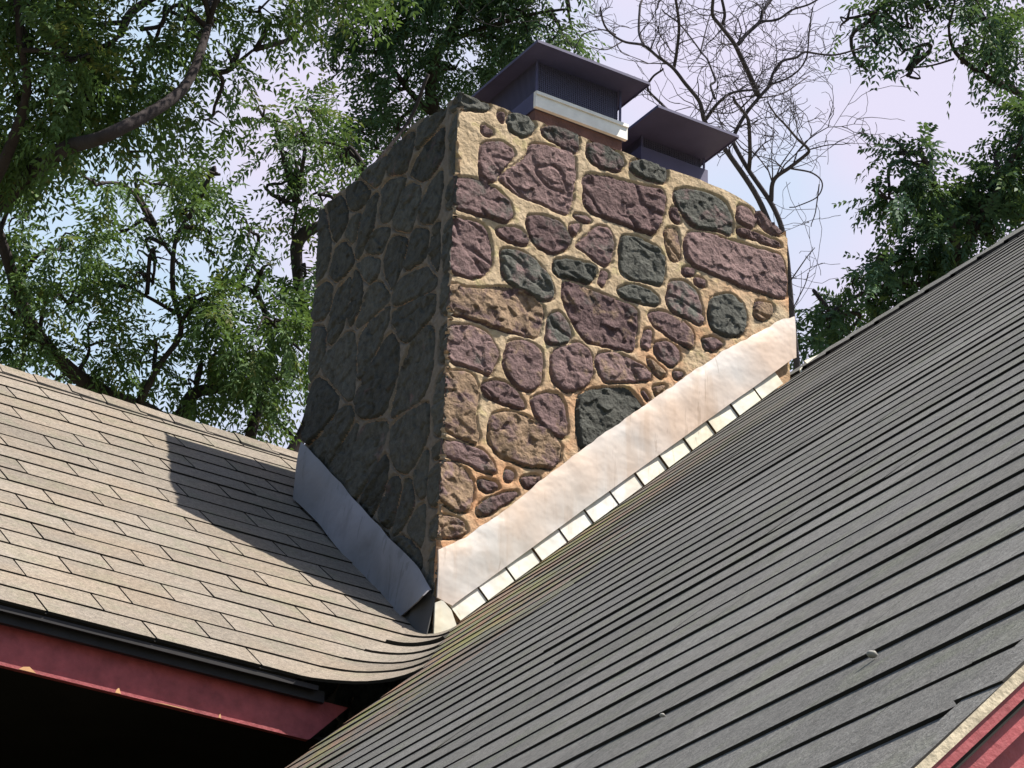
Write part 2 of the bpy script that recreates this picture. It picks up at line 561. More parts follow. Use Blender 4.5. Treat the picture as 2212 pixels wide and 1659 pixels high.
# ridge caps of the right roof
y = RAKE_Y
while y < RIDGE_Y + .5:
    a = 0.006 + r_.uniform(0, .004)
    col = (r_.random(), 0, 0, 1)
    zt = Z_RR + 0.004
    wv = 0.125
    v = []
    for yy, o in ((y, 0.004), (y + 0.15, a)):
        v += [(RIDGE_X - wv, yy, zt - wv * TR + o + .006), (RIDGE_X - 0.012, yy, zt - 0.004 + o), (RIDGE_X + 0.012, yy, zt - 0.004 + o), (RIDGE_X + wv, yy, zt - wv * TR + o)]
    right.add(v, [(1, 5, 4, 0), (2, 6, 5, 1), (3, 7, 6, 2)], 0, col)
    lo = [(p[0], p[1], p[2] - 0.012) for p in (v[0], v[4])]
    right.add([v[0], v[4], lo[1], lo[0]], [(3, 2, 1, 0)], 1)
    y += 0.127
right.add([(RIDGE_X, RAKE_Y, Z_RR), (RIDGE_X, RIDGE_Y + .6, Z_RR), (3.6, RIDGE_Y + 1.5, Z_RR - (3.6 - RIDGE_X) * TR), (3.6, RAKE_Y, Z_RR - (3.6 - RIDGE_X) * TR)], [(0, 3, 2, 1)], 0)
XE = xr(ZE + int(round((Z0 - 4.845 - ZE) / DZ)) * DZ)
dk = [(XE, RAKE_Y + .002), (XE, EDGE_Y), (-0.5, EDGE_Y), (-.25, -.3), (-.02, -.05), (RIDGE_X, -.05), (RIDGE_X, RAKE_Y + .002)]
up = [Vector((x, y, ZR + TR * x)) - NR * .004 for x, y in dk]
dn = [p - NR * .014 for p in up]
n_ = len(dk)
right.add(up + dn, [tuple(range(n_, 2 * n_))] + [(k, (k + 1) % n_, n_ + (k + 1) % n_, n_ + k) for k in range(n_)], 1)
part(right, 'roof', [M['shingle_grey'], M['felt']], label='dark grey shingle roof seen edge-on with close black course lines')

# --- eave of the left wing
XF = -0.60                                    # where the fascia stops short of the valley
def eave_box(name, x1, y0, y1, z0, z1, mat, label=None, x0=LEFT_X):
    mb = MB()
    mb.box(x0, x1, EAVE_Y + y0, EAVE_Y + y1, ZE + z0, ZE + z1)
    return part(mb, name, mat, label=label)
eave_box('drip_edge', -0.66, 0.006, 0.014, -0.022, -0.008, M['black_metal'])
eave_box('eave_trim', -0.63, 0.026, 0.040, -0.044, -0.012, M['black_metal'])
fa = MB()
y0_, y1_, zt_, zb_ = EAVE_Y + .058, EAVE_Y + .080, ZE - .026, ZE - .140
fv = [(LEFT_X, y, z_) for y, z_ in ((y0_, zb_), (y1_, zb_), (y1_, zt_), (y0_, zt_))] + [(XF - .05, y0_, zb_), (XF - .05, y1_, zb_), (XF + .06, y1_, zt_), (XF + .06, y0_, zt_)]
fa.add(fv, [(0, 3, 2, 1), (4, 5, 6, 7), (0, 4, 7, 3), (3, 7, 6, 2), (1, 2, 6, 5), (0, 1, 5, 4)])
fascia = part(fa, 'fascia', M['red'], label='maroon painted fascia board in the shade under the tan roof')
fl = MB()
fl.box(LEFT_X, XF - .06, EAVE_Y + .047, EAVE_Y + .0575, ZE - .147, ZE - .138)
fl.build('fascia_lip', M['red'], fascia)
for px_, hh, ww in ((-1.46, .013, .024), (-1.21, .015, .008), (-1.05, .0025, .06), (-.92, .012, .004)):
    pp = MB()
    y_ = EAVE_Y + .0465
    zb_ = ZE - .146
    pp.add([(px_ - ww, y_, zb_), (px_ + ww, y_, zb_), (px_ + ww * .2, y_, zb_ + hh), (px_ - ww * .5, y_, zb_ + hh * .7)], [(0, 1, 2, 3)])
    pp.add([(px_ - ww, y_ + .0008, zb_), (px_ + ww, y_ + .0008, zb_), (px_ + ww * .2, y_ + .0008, zb_ + hh), (px_ - ww * .5, y_ + .0008, zb_ + hh * .7)], [(3, 2, 1, 0)])
    pp.build('peeled_paint', M['raw_wood'], fascia)
sf = MB()
sf.box(LEFT_X, -.3, EAVE_Y + .085, 1.3, ZE - .125, ZE - .115)
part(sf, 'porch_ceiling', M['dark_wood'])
w = MB()
w.box(LEFT_X, 0.6, 0.9, 1.0, 0, ZE - .127)                 # porch back wall
w.box(LEFT_X, LEFT_X + .1, EAVE_Y + .1, RIDGE_Y + 1.8, 0, ZE - .127)
w.box(LEFT_X, 3.0, RIDGE_Y + 1.7, RIDGE_Y + 1.8, 0, zb)
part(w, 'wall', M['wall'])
w = MB()
xw0, xw1 = XE + .18, 3.4
zz = lambda x: (ZR + TR * x if x < RIDGE_X else Z_RR - (x - RIDGE_X) * TR) - .05
for y0, y1, x1 in ((RAKE_Y + .05, RAKE_Y + .15, xw1), (EDGE_Y - .14, EDGE_Y - .04, -0.42)):
    xs = [xw0] + ([RIDGE_X, x1] if x1 > RIDGE_X else [x1])
    prof = [(xs[0], 0)] + [(x, zz(x)) for x in xs] + [(xs[-1], 0)]
    v = [(x, y0, z_) for x, z_ in prof] + [(x, y1, z_) for x, z_ in prof]
    n_ = len(prof)
    w.add(v, [tuple(range(n_))[::-1], tuple(range(n_, 2 * n_))] + [(k, (k + 1) % n_, n_ + (k + 1) % n_, n_ + k) for k in range(n_)])
w.box(xw0, xw0 + .1, RAKE_Y + .155, EDGE_Y - .145, 0, zz(xw0) - .01)
w.box(xw1 - .1, xw1, RAKE_Y + .155, RIDGE_Y + 1.6, 0, zz(xw1) - .01)
part(w, 'wall', M['wall'], label='dark gable wall below the red rake boards')

# --- rake trim of the right wing: pale edge, then stepped red boards
def rake_board(name, y0, y1, d0, d1, mat, parent=None, label=None, jit=0.0):
    mb = MB()
    N = 60 if jit else 1
    x0, x1 = XE - .01, RIDGE_X
    rows = []
    for k in range(N + 1):
        x = x0 + (x1 - x0) * k / N
        zt = ZR + TR * x
        a, b_ = (r_.uniform(-jit, jit), r_.uniform(-jit, jit)) if jit else (0, 0)
        rows.append([(x, y0 + a * .5, zt + d0), (x, y1, zt + d0), (x, y1, zt + d1 + b_), (x, y0 + a * .5, zt + d1 + b_)])
    v = [p for r in rows for p in r]
    f = []
    for k in range(N):
        for j in range(4):
            j2 = (j + 1) % 4
            f.append((k * 4 + j, k * 4 + j2, k * 4 + 4 + j2, k * 4 + 4 + j))
    f += [(3, 2, 1, 0), tuple(N * 4 + j for j in range(4))]
    mb.add(v, f)
    if parent:
        return mb.build(name, mat, parent)
    return part(mb, name, mat, label=label)
rake_board('rake_edge', RAKE_Y - .0045, RAKE_Y + .004, -.0030, .0090, M['cream'], label='pale lichened edge strip along the grey roof', jit=.0009)
rk = rake_board('rake_board', RAKE_Y - .0010, RAKE_Y + .02, -.0180, -.0033, M['red'], label='salmon red rake board lit by the sun')
rake_board('rake_moulding', RAKE_Y + .0085, RAKE_Y + .02, -.0470, -.0185, M['red'], parent=rk)
rake_board('rake_panel', RAKE_Y + .024, RAKE_Y + .045, -.26, -.0475, M['red'], parent=rk)

# ------------------------------------------------------------------ chimney
FRONT_STONES = [
    ('g', 1, [(-0.002, 0.014), (0.104, 0.009), (0.095, -0.019), (0.019, -0.047), (0.009, -0.013)]),
    ('p', 0, [(0.142, -0.008), (0.161, -0.007), (0.159, -0.042), (0.143, -0.042)]),
    ('g', 0, [(0.185, 0.002), (0.235, 0.014), (0.28, -0.001), (0.269, -0.043), (0.232, -0.069), (0.184, -0.061), (0.174, -0.034)]),
    ('m', 0, [(0.306, -0.011), (0.356, 0.017), (0.433, 0.029), (0.449, 0.009), (0.444, -0.056), (0.389, -0.05), (0.313, -0.04)]),
    ('p', 0, [(0.079, -0.081), (0.117, -0.086), (0.114, -0.108), (0.08, -0.111)]),
    ('p', 0, [(0.079, -0.161), (0.103, -0.137), (0.152, -0.116), (0.202, -0.132), (0.191, -0.171), (0.149, -0.228), (0.132, -0.271), (0.084, -0.291), (0.075, -0.224)]),
    ('p', 0, [(0.264, -0.089), (0.333, -0.07), (0.422, -0.063), (0.438, -0.095), (0.431, -0.222), (0.417, -0.298), (0.338, -0.297), (0.213, -0.288), (0.151, -0.265), (0.174, -0.22), (0.234, -0.161), (0.258, -0.128)]),
    ('p', 1, [(-0.007, -0.314), (0.059, -0.29), (0.139, -0.299), (0.19, -0.33), (0.204, -0.374), (0.18, -0.409), (0.094, -0.411), (-0.002, -0.42)]),
    ('m', 0, [(0.485, 0.003), (0.562, 0.018), (0.621, -0.005), (0.631, -0.033), (0.616, -0.064), (0.544, -0.077), (0.486, -0.066)]),
    ('g', 0, [(0.661, -0.01), (0.72, 0.017), (0.793, 0.018), (0.809, -0.008), (0.786, -0.048), (0.707, -0.057), (0.658, -0.043)]),
    ('p', 0, [(0.477, -0.125), (0.551, -0.106), (0.688, -0.096), (0.78, -0.076), (0.793, -0.103), (0.787, -0.181), (0.748, -0.263), (0.709, -0.264), (0.592, -0.26), (0.509, -0.263), (0.476, -0.238)]),
    ('m', 0, [(0.843, -0.061), (0.886, -0.039), (0.96, -0.026), (1.041, -0.03), (1.071, -0.084), (1.071, -0.157), (1, -0.159), (0.906, -0.178), (0.853, -0.127), (0.833, -0.089)]),
    ('p', 0, [(1.099, -0.029), (1.144, -0.027), (1.171, -0.063), (1.157, -0.1), (1.095, -0.095)]),
    ('p', 0, [(1.178, -0.018), (1.233, -0.035), (1.274, -0.057), (1.277, -0.091), (1.205, -0.09), (1.184, -0.065)]),
    ('p', 0, [(1.098, -0.119), (1.191, -0.114), (1.273, -0.118), (1.28, -0.135), (1.19, -0.139), (1.101, -0.144)]),
    ('p', 0, [(0.893, -0.208), (0.96, -0.185), (1.088, -0.18), (1.19, -0.171), (1.286, -0.165), (1.297, -0.333), (1.228, -0.336), (1.12, -0.34), (0.986, -0.333), (0.906, -0.322), (0.88, -0.306), (0.88, -0.244)]),
    ('p', 0, [(0.823, -0.137), (0.84, -0.131), (0.86, -0.175), (0.84, -0.185), (0.82, -0.17)]),
    ('t', 0, [(0.794, -0.229), (0.846, -0.205), (0.853, -0.259), (0.86, -0.319), (0.827, -0.336), (0.807, -0.299)]),
    ('p', 1, [(-0.001, -0.462), (0.065, -0.445), (0.108, -0.455), (0.129, -0.525), (0.128, -0.585), (0.097, -0.636), (0.043, -0.654), (0.008, -0.66)]),
    ('p', 0, [(0.145, -0.445), (0.181, -0.427), (0.236, -0.417), (0.268, -0.443), (0.262, -0.466), (0.207, -0.475), (0.151, -0.464)]),
    ('m', 0, [(0.259, -0.361), (0.327, -0.335), (0.39, -0.341), (0.419, -0.392), (0.411, -0.425), (0.361, -0.466), (0.293, -0.459), (0.267, -0.419)]),
    ('p', 0, [(0.421, -0.342), (0.459, -0.32), (0.453, -0.35), (0.432, -0.376)]),
    ('p', 0, [(0.433, -0.292), (0.484, -0.284), (0.503, -0.296), (0.465, -0.309)]),
    ('p', 0, [(0.529, -0.306), (0.567, -0.299), (0.59, -0.341), (0.588, -0.415), (0.556, -0.444), (0.505, -0.424), (0.451, -0.406), (0.466, -0.382)]),
    ('g', 0, [(0.628, -0.306), (0.69, -0.295), (0.768, -0.306), (0.794, -0.347), (0.788, -0.447), (0.723, -0.444), (0.624, -0.464), (0.619, -0.374)]),
    ('m', 0, [(0.165, -0.513), (0.232, -0.497), (0.307, -0.52), (0.352, -0.571), (0.366, -0.632), (0.31, -0.65), (0.224, -0.63), (0.175, -0.611)]),
    ('g', 0, [(0.359, -0.491), (0.418, -0.465), (0.518, -0.456), (0.529, -0.489), (0.501, -0.528), (0.438, -0.531), (0.369, -0.535)]),
    ('p', 0, [(0.55, -0.467), (0.57, -0.47), (0.558, -0.522), (0.538, -0.516)]),
    ('p', 0, [(0.873, -0.346), (0.913, -0.339), (0.913, -0.364), (0.873, -0.37)]),
    ('p', 0, [(0.919, -0.368), (0.959, -0.373), (0.959, -0.392), (0.919, -0.395)]),
    ('g', 0, [(0.608, -0.515), (0.672, -0.476), (0.737, -0.476), (0.769, -0.496), (0.773, -0.521), (0.724, -0.53), (0.647, -0.539)]),
    ('m', 0, [(0.817, -0.42), (0.88, -0.399), (0.926, -0.421), (0.944, -0.476), (0.951, -0.544), (0.887, -0.535), (0.816, -0.521), (0.808, -0.48)]),
    ('g', 0, [(0.988, -0.429), (1.017, -0.406), (1.075, -0.387), (1.112, -0.409), (1.129, -0.471), (1.11, -0.524), (1.045, -0.552), (0.987, -0.543), (0.973, -0.487)]),
    ('t', 0, [(1.171, -0.377), (1.245, -0.373), (1.23, -0.413), (1.2, -0.442), (1.163, -0.441)]),
    ('t', 1, [(0.011, -0.699), (0.07, -0.692), (0.174, -0.652), (0.253, -0.633), (0.321, -0.663), (0.328, -0.693), (0.311, -0.788), (0.231, -0.794), (0.146, -0.801), (0.087, -0.792), (0.017, -0.804)]),
    ('m', 0, [(0.355, -0.691), (0.388, -0.667), (0.423, -0.695), (0.434, -0.73), (0.424, -0.771), (0.351, -0.794), (0.344, -0.777)]),
    ('q', 0, [(0.407, -0.552), (0.467, -0.547), (0.564, -0.559), (0.668, -0.558), (0.689, -0.578), (0.686, -0.644), (0.677, -0.725), (0.601, -0.729), (0.498, -0.742), (0.464, -0.721), (0.429, -0.661), (0.4, -0.611)]),
    ('q', 0, [(0.735, -0.563), (0.787, -0.54), (0.865, -0.548), (0.908, -0.581), (0.908, -0.634), (0.887, -0.644), (0.809, -0.619), (0.752, -0.597)]),
    ('p', 0, [(0.725, -0.626), (0.749, -0.625), (0.739, -0.696), (0.708, -0.69)]),
    ('p', 0, [(0.76, -0.667), (0.802, -0.644), (0.851, -0.658), (0.855, -0.703), (0.816, -0.734), (0.767, -0.71)]),
    ('p', 0, [(0.951, -0.594), (0.987, -0.576), (1.034, -0.582), (0.994, -0.621), (0.958, -0.625)]),
    ('q', 1, [(0.015, -0.843), (0.081, -0.819), (0.127, -0.832), (0.162, -0.885), (0.157, -0.924), (0.139, -0.973), (0.087, -0.964), (0.017, -0.967)]),
    ('q', 0, [(0.206, -0.833), (0.258, -0.811), (0.325, -0.821), (0.33, -0.871), (0.325, -0.941), (0.29, -0.983), (0.23, -0.982), (0.186, -0.927), (0.197, -0.874)]),
    ('q', 0, [(0.365, -0.815), (0.458, -0.758), (0.506, -0.778), (0.521, -0.857), (0.488, -0.911), (0.415, -0.946), (0.367, -0.922)]),
    ('q', 0, [(0.533, -0.779), (0.601, -0.749), (0.656, -0.751), (0.733, -0.773), (0.743, -0.802), (0.691, -0.824), (0.568, -0.868), (0.541, -0.838)]),
    ('t', 0, [(0.732, -0.728), (0.76, -0.739), (0.802, -0.765), (0.781, -0.79), (0.739, -0.758)]),
    ('p', 0, [(0.837, -0.748), (0.873, -0.743), (0.851, -0.769), (0.837, -0.77)]),
    ('q', 0, [(0.111, -1.009), (0.172, -0.982), (0.224, -0.991), (0.268, -1.033), (0.265, -1.053), (0.187, -1.057), (0.128, -1.044)]),
    ('t', 1, [(0.005, -1.007), (0.055, -0.986), (0.088, -1.001), (0.1, -1.059), (0.087, -1.148), (0.108, -1.191), (0.097, -1.225), (0.045, -1.215), (-0.005, -1.2), (-0.001, -1.138)]),
    ('q', 0, [(0.29, -1.014), (0.329, -0.981), (0.395, -0.961), (0.416, -1.002), (0.431, -1.085), (0.412, -1.112), (0.365, -1.104), (0.318, -1.068)]),
    ('g', 0, [(0.468, -0.942), (0.528, -0.905), (0.657, -0.86), (0.706, -0.897), (0.716, -0.919), (0.638, -0.993), (0.565, -1.058), (0.482, -1.135), (0.467, -1.062)]),
    ('t', 0, [(0.754, -0.828), (0.803, -0.81), (0.775, -0.844), (0.761, -0.851)]),
    ('p', 0, [(0.712, -0.85), (0.74, -0.88), (0.726, -0.884)]),
    ('t', 0, [(0.156, -1.103), (0.214, -1.077), (0.292, -1.076), (0.372, -1.108), (0.406, -1.142), (0.4, -1.186), (0.375, -1.227), (0.271, -1.244), (0.18, -1.237), (0.144, -1.199), (0.145, -1.144)]),
    ('q', 1, [(-0.011, -1.25), (0.046, -1.233), (0.116, -1.237), (0.162, -1.272), (0.17, -1.303), (0.119, -1.303), (0.036, -1.29), (-0.014, -1.286)]),
    ('t', 1, [(-0.016, -1.323), (0.024, -1.306), (0.068, -1.317), (0.095, -1.357), (0.091, -1.412), (0.08, -1.456), (0.018, -1.462), (-0.012, -1.429)]),
    ('q', 0, [(0.211, -1.277), (0.24, -1.281), (0.228, -1.311), (0.205, -1.311)]),
    ('q', 0, [(0.114, -1.34), (0.171, -1.33), (0.184, -1.344), (0.14, -1.374), (0.118, -1.363)]),
    ('q', 0, [(0.266, -1.291), (0.324, -1.266), (0.324, -1.29), (0.286, -1.319), (0.27, -1.308)]),
    ('q', 0, [(0.111, -1.436), (0.141, -1.398), (0.198, -1.365), (0.248, -1.339), (0.255, -1.349), (0.211, -1.391), (0.149, -1.443), (0.112, -1.454)]),
    ('t', 1, [(-0.014, -1.506), (0.025, -1.486), (0.069, -1.495), (0.077, -1.522), (0.046, -1.548), (-0.011, -1.572)]),
]

ch = MB()
zrel = lambda z_: Z0 + z_
# core
core_bot = Z0 - 3.2
lean = lambda z_: -0.004 - 0.016 * min(1, max(0, (Z0 - z_) / 1.9))      # the front edge creeps out downwards
ch.box(0.035, CH_A - .035, 0.035, CH_B - .035, core_bot, Z0 - .05, 0)
ch.box(0.0, CH_A, 0.0, CH_B, core_bot, Z0 - 2.1, 0)

def stain_at(x, z_):
    return min(1.0, max(0.0, 1.25 - ((z_ - (Z0 - 1.62)) - x * 0.85) / 0.42))

front = lambda u, v, o: Vector((u, -o, v))
west = lambda u, v, o: Vector((lean(v) - o, u, v))
east = lambda u, v, o: Vector((CH_A + o, u, v))
back = lambda u, v, o: Vector((u, CH_B + o, v))
top_f = lambda u: Z0 + 0.012 + 0.010 * mnoise.noise(Vector((u * 6, 3, 1))) - max(0, u - 1.06) ** 1.5 * 0.85
top_w = lambda u: Z0 + 0.010 + min(1, max(0, u) / .25) * (.026 + 0.022 * mnoise.noise(Vector((u * 5, 8, 2))))

def chaikin(p):
    o = []
    for k in range(len(p)):
        a, b_ = p[k], p[(k + 1) % len(p)]
        o.append((a[0] * .82 + b_[0] * .18, a[1] * .82 + b_[1] * .18))
        o.append((a[0] * .18 + b_[0] * .82, a[1] * .18 + b_[1] * .82))
    return o

def masonry(fn, xl, xr_, v0, top, nu, nv, stones, seed, clay, shade_grey, grow=.0035):
    """one relief: stones set in raised ribbons of mortar. stones = (polygon, shade, grey, tan, cracked)"""
    U = np.zeros((nv + 1, nu + 1)); Vv = np.zeros((nv + 1, nu + 1))
    for j in range(nv + 1):
        for k in range(nu + 1):
            t = k / nu
            zz_ = v0 + (top(xr_ * t) - v0) * j / nv
            a = xl(zz_)
            U[j, k] = a + (xr_ - a) * t
            Vv[j, k] = zz_
    SD = np.full(U.shape, 1.0); ID = np.full(U.shape, -1, dtype=int)
    for si, st in enumerate(stones):
        pl = np.array(chaikin(chaikin(st[0])))
        x0_, x1_, y0_, y1_ = pl[:, 0].min() - .04, pl[:, 0].max() + .04, pl[:, 1].min() - .04, pl[:, 1].max() + .04
        jj, kk = np.where((U > x0_) & (U < x1_) & (Vv > y0_) & (Vv < y1_))
        if not len(jj): continue
        px_, py_ = U[jj, kk], Vv[jj, kk]
        d2 = np.full(px_.shape, 9.0); ins = np.zeros(px_.shape, dtype=bool)
        n = len(pl)
        for q_ in range(n):
            ax, ay = pl[q_]; bx_, by_ = pl[(q_ + 1) % n]
            ex, ey = bx_ - ax, by_ - ay
            L2 = ex * ex + ey * ey + 1e-12
            t = np.clip(((px_ - ax) * ex + (py_ - ay) * ey) / L2, 0, 1)
            d2 = np.minimum(d2, (px_ - ax - ex * t) ** 2 + (py_ - ay - ey * t) ** 2)
            if ay != by_:
                c_ = ((ay > py_) != (by_ > py_)) & (px_ < ex * (py_ - ay) / (by_ - ay) + ax)
                ins ^= c_
        sd_ = np.sqrt(d2) * np.where(ins, -1, 1)
        m_ = sd_ < SD[jj, kk]
        SD[jj[m_], kk[m_]] = sd_[m_]; ID[jj[m_], kk[m_]] = si
    verts, cols, isst = [], [], np.zeros(U.shape, dtype=int)
    N = mnoise.noise
    for j in range(nv + 1):
        for k in range(nu + 1):
            u, v = U[j, k], Vv[j, k]
            p = Vector((u, v, seed))
            n1, n2, n3 = N(p * 20), N(p * 55), N(p * 8)
            sd_ = SD[j, k] - grow + .0045 * n1 + .0024 * n2
            si = ID[j, k]
            if sd_ < 0 and si >= 0:
                isst[j, k] = 1
                st = stones[si]
                q_ = Vector((u, v, seed + si * 3.7))
                e = min(1.0, -sd_ / .0075)
                e = 1 - (1 - e) ** 2.2
                cx, cy, hs = st[5], st[6], st[7]
                wv_ = Vector((u + .02 * n1, (v + u * .35) * 1.9, si * 3.1))
                fq = Vector((u * 17 + .5 * n1, v * 21 + .5 * N(p * 31), si * 5.3))
                fp = mnoise.voronoi(fq)[1][0]
                hx = math.sin(fp.x * 91.7 + fp.y * 37.3 + si) ; hy = math.sin(fp.x * 53.1 - fp.y * 71.9 + si * 2)
                rough = .0028 * hx + .0055 * (hx * (fq.x - fp.x) + hy * (fq.y - fp.y)) + .0030 * N(q_ * 9) + .0022 * n2 + .0012 * N(p * 130) + st[8] * (u - cx) + st[9] * (v - cy)
                cr_ = abs(N(wv_ * 6.0))
                if st[4] and cr_ < .10: rough -= .008 * (1 - cr_ / .10)
                ter = N(wv_ * 4.1 + Vector((7, 1, 2)))
                rough += .003 if ter > .15 else (-.002 if ter < -.2 else 0)
                h = -.0075 + (hs + .0075) * e + rough * e
                cols.append((st[1], st[2], st[3], 1))
            else:
                w_ = min(1.0, max(0.0, sd_) / .008)
                w_ = w_ * w_ * (3 - 2 * w_)
                h = -.0075 + .0105 * w_ + (.0040 * n3 + .0022 * n1 + .0012 * n2) * (.4 + .6 * w_)
                cols.append((.5, stain_at(u, v) if clay else 0.0, 1.0 if shade_grey else 0.0, 1))
            verts.append(fn(u, v, h))
    b0 = len(ch.v)
    W = nu + 1
    fst, fmo = [], []
    for j in range(nv):
        for k in range(nu):
            a = j * W + k
            (fst if isst[j, k] + isst[j, k + 1] + isst[j + 1, k] + isst[j + 1, k + 1] >= 2 else fmo).append((a, a + 1, a + W + 1, a + W))
    ch.add(verts, fmo, 0, None, True)
    ch.c[b0:] = cols
    for f in fst:
        ch.f.append([b0 + i_ for i_ in f]); ch.m.append(1); ch.smooth.append(True)
    return b0, W, nv

sr = random.Random(11)
def spec(poly, shade, grey, tan_, h, crack):
    cx, cy = sum(p[0] for p in poly) / len(poly), sum(p[1] for p in poly) / len(poly)
    return (poly, shade, grey, tan_, crack, cx, cy, h, sr.uniform(-.05, .05), sr.uniform(-.06, .03))
TYPE = {'p': (0.18, 0.0), 'm': (0.36, 0.0), 'g': (0.58, 0.0), 't': (0.12, 0.50), 'q': (0.16, 0.30)}
FS, WS, QZ = [], [], []
for k, (ty, corner, poly) in enumerate(FRONT_STONES):
    gsh, tan_ = TYPE[ty]
    xm = min(p[0] for p in poly)
    if corner: poly = [((x - 0.035 if x < xm + .03 else x), z_) for x, z_ in poly]
    FS.append(spec([(x, Z0 + z_) for x, z_ in poly], sr.uniform(.05, .95), gsh + sr.uniform(-.06, .08), tan_ + sr.uniform(-.05, .05), sr.uniform(.0045, .0095), sr.random() < .6))
    if corner:       # the same stone turning the corner, greyed to paint in that side's shade
        zs = [p[1] for p in poly]
        z0_, z1_ = Z0 + min(zs) + .006, Z0 + max(zs) - .006
        d = sr.uniform(.055, .072)
        WS.append(spec([(-.04, z0_), (-.04, z1_), (d * .9, z1_ - .006), (d, (z0_ + z1_) / 2), (d * .85, z0_ + .008)], sr.uniform(.3, .9), .62, 0.0, .010, True))
        QZ.append((z0_, z1_))

def clip(poly, a, b_):
    """keep the part of poly nearer to a than to b_"""
    mx, my = (a[0] + b_[0]) / 2, (a[1] + b_[1]) / 2
    nx, ny = b_[0] - a[0], b_[1] - a[1]
    out = []
    for k in range(len(poly)):
        p, q_ = poly[k], poly[(k + 1) % len(poly)]
        dp, dq = (p[0] - mx) * nx + (p[1] - my) * ny, (q_[0] - mx) * nx + (q_[1] - my) * ny
        if dp <= 0: out.append(p)
        if (dp < 0 < dq) or (dq < 0 < dp):
            t = dp / (dp - dq)
            out.append((p[0] + (q_[0] - p[0]) * t, p[1] + (q_[1] - p[1]) * t))
    return out

def rubble(u0, u1, v0, v1, n, seed, gap, g0, g1):
    q_ = random.Random(seed)
    pts, tries, out = [], 0, []
    while len(pts) < n and tries < 4000:
        tries += 1
        c = (q_.uniform(u0, u1), q_.uniform(v0, v1))
        md = q_.choice((.10, .15, .19))
        if all(math.hypot(c[0] - p[0], (c[1] - p[1]) * 1.15) > md for p in pts): pts.append(c)
    for a in pts:
        pl = [(u0, v0), (u1, v0), (u1, v1), (u0, v1)]
        for b_ in pts:
            if b_ is not a: pl = clip(pl, a, b_)
            if len(pl) < 3: break
        if len(pl) < 3: continue
        cx, cy = sum(p[0] for p in pl) / len(pl), sum(p[1] for p in pl) / len(pl)
        pl2 = []
        for p in pl:
            L_ = math.hypot(p[0] - cx, p[1] - cy)
            s_ = max(.4, 1 - gap / max(L_, .03))
            pl2.append((cx + (p[0] - cx) * s_, cy + (p[1] - cy) * s_))
        out.append(spec(pl2, q_.uniform(0, .7), q_.uniform(g0, g1), 0.0, q_.uniform(.002, .007), q_.random() < .4))
    return out
QZ.sort()
zq = Z0 - 2.0
for z0_, z1_ in QZ + [(Z0 + .02, Z0 + .03)]:
    if z0_ - zq > .045:
        d = sr.uniform(.05, .07)
        WS.append(spec([(-.04, zq + .012), (-.04, z0_ - .012), (d, z0_ - .018), (d * .9, zq + .016)], sr.uniform(.3, .9), .58, 0.0, .008, True))
    zq = max(zq, z1_)
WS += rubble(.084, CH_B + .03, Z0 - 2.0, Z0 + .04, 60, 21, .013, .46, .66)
fb, fW, fn_ = masonry(front, lambda v: lean(v) - .012, CH_A + .004, Z0 - 2.1, top_f, 370, 590, FS, 1.0, True, False, .0050)
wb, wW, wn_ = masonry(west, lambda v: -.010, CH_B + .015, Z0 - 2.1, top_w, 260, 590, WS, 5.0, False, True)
masonry(east, lambda v: 0.0, CH_B, Z0 - 1.4, lambda u: Z0 - .06, 70, 90, rubble(0, CH_B, Z0 - 1.4, Z0 - .05, 22, 22, .017, .2, .6), 8.0, False, False)
masonry(back, lambda v: 0.0, CH_A, Z0 - 2.1, lambda u: Z0 - .06, 90, 140, rubble(0, CH_A, Z0 - 2.1, Z0 - .05, 40, 23, .017, .2, .6), 9.0, False, False)
# close the arris between the two faces
arr = []
for j in range(min(fn_, wn_) + 1):
    a = fb + int(round(j * fn_ / min(fn_, wn_))) * fW
    b_ = wb + int(round(j * wn_ / min(fn_, wn_))) * wW
    arr.append((a, b_))
for (a, b_), (c_, d_) in zip(arr, arr[1:]):
    ch.f.append([b_, a, c_, d_]); ch.m.append(1 if ch.c[a][2] < .9 and ch.c[a][0] != .5 else 0); ch.smooth.append(True)
chim = part(ch, 'chimney', [M['mortar'], M['stone']], label='fieldstone chimney with thick tan mortar joints')

def sub(mb, name, mats, label=None):
    o = mb.build(name, mats, chim)
    if label: o['label'] = label
    return o
# crown wash
c_ = MB()
nu, nv = 26, 18
vv = []
for j in range(nv + 1):
    for k in range(nu + 1):
        u, w_ = k / nu, j / nv
        x, y = 0.004 + u * (CH_A - .008), 0.004 + w_ * (CH_B - .008)
        edge = min(u, 1 - u, w_, 1 - w_)
        zc = min(top_f(x), Z0 + .03) + .004 + min(edge * 0.22, .03) + .006 * mnoise.noise(Vector((x * 8, y * 8, 2)))
        vv.append((x, y, zc))
ff = [(j * (nu + 1) + k, j * (nu + 1) + k + 1, (j + 1) * (nu + 1) + k + 1, (j + 1) * (nu + 1) + k) for j in range(nv) for k in range(nu)]
c_.add(vv, ff, 0, None, True)
sub(c_, 'crown', M['mortar'])

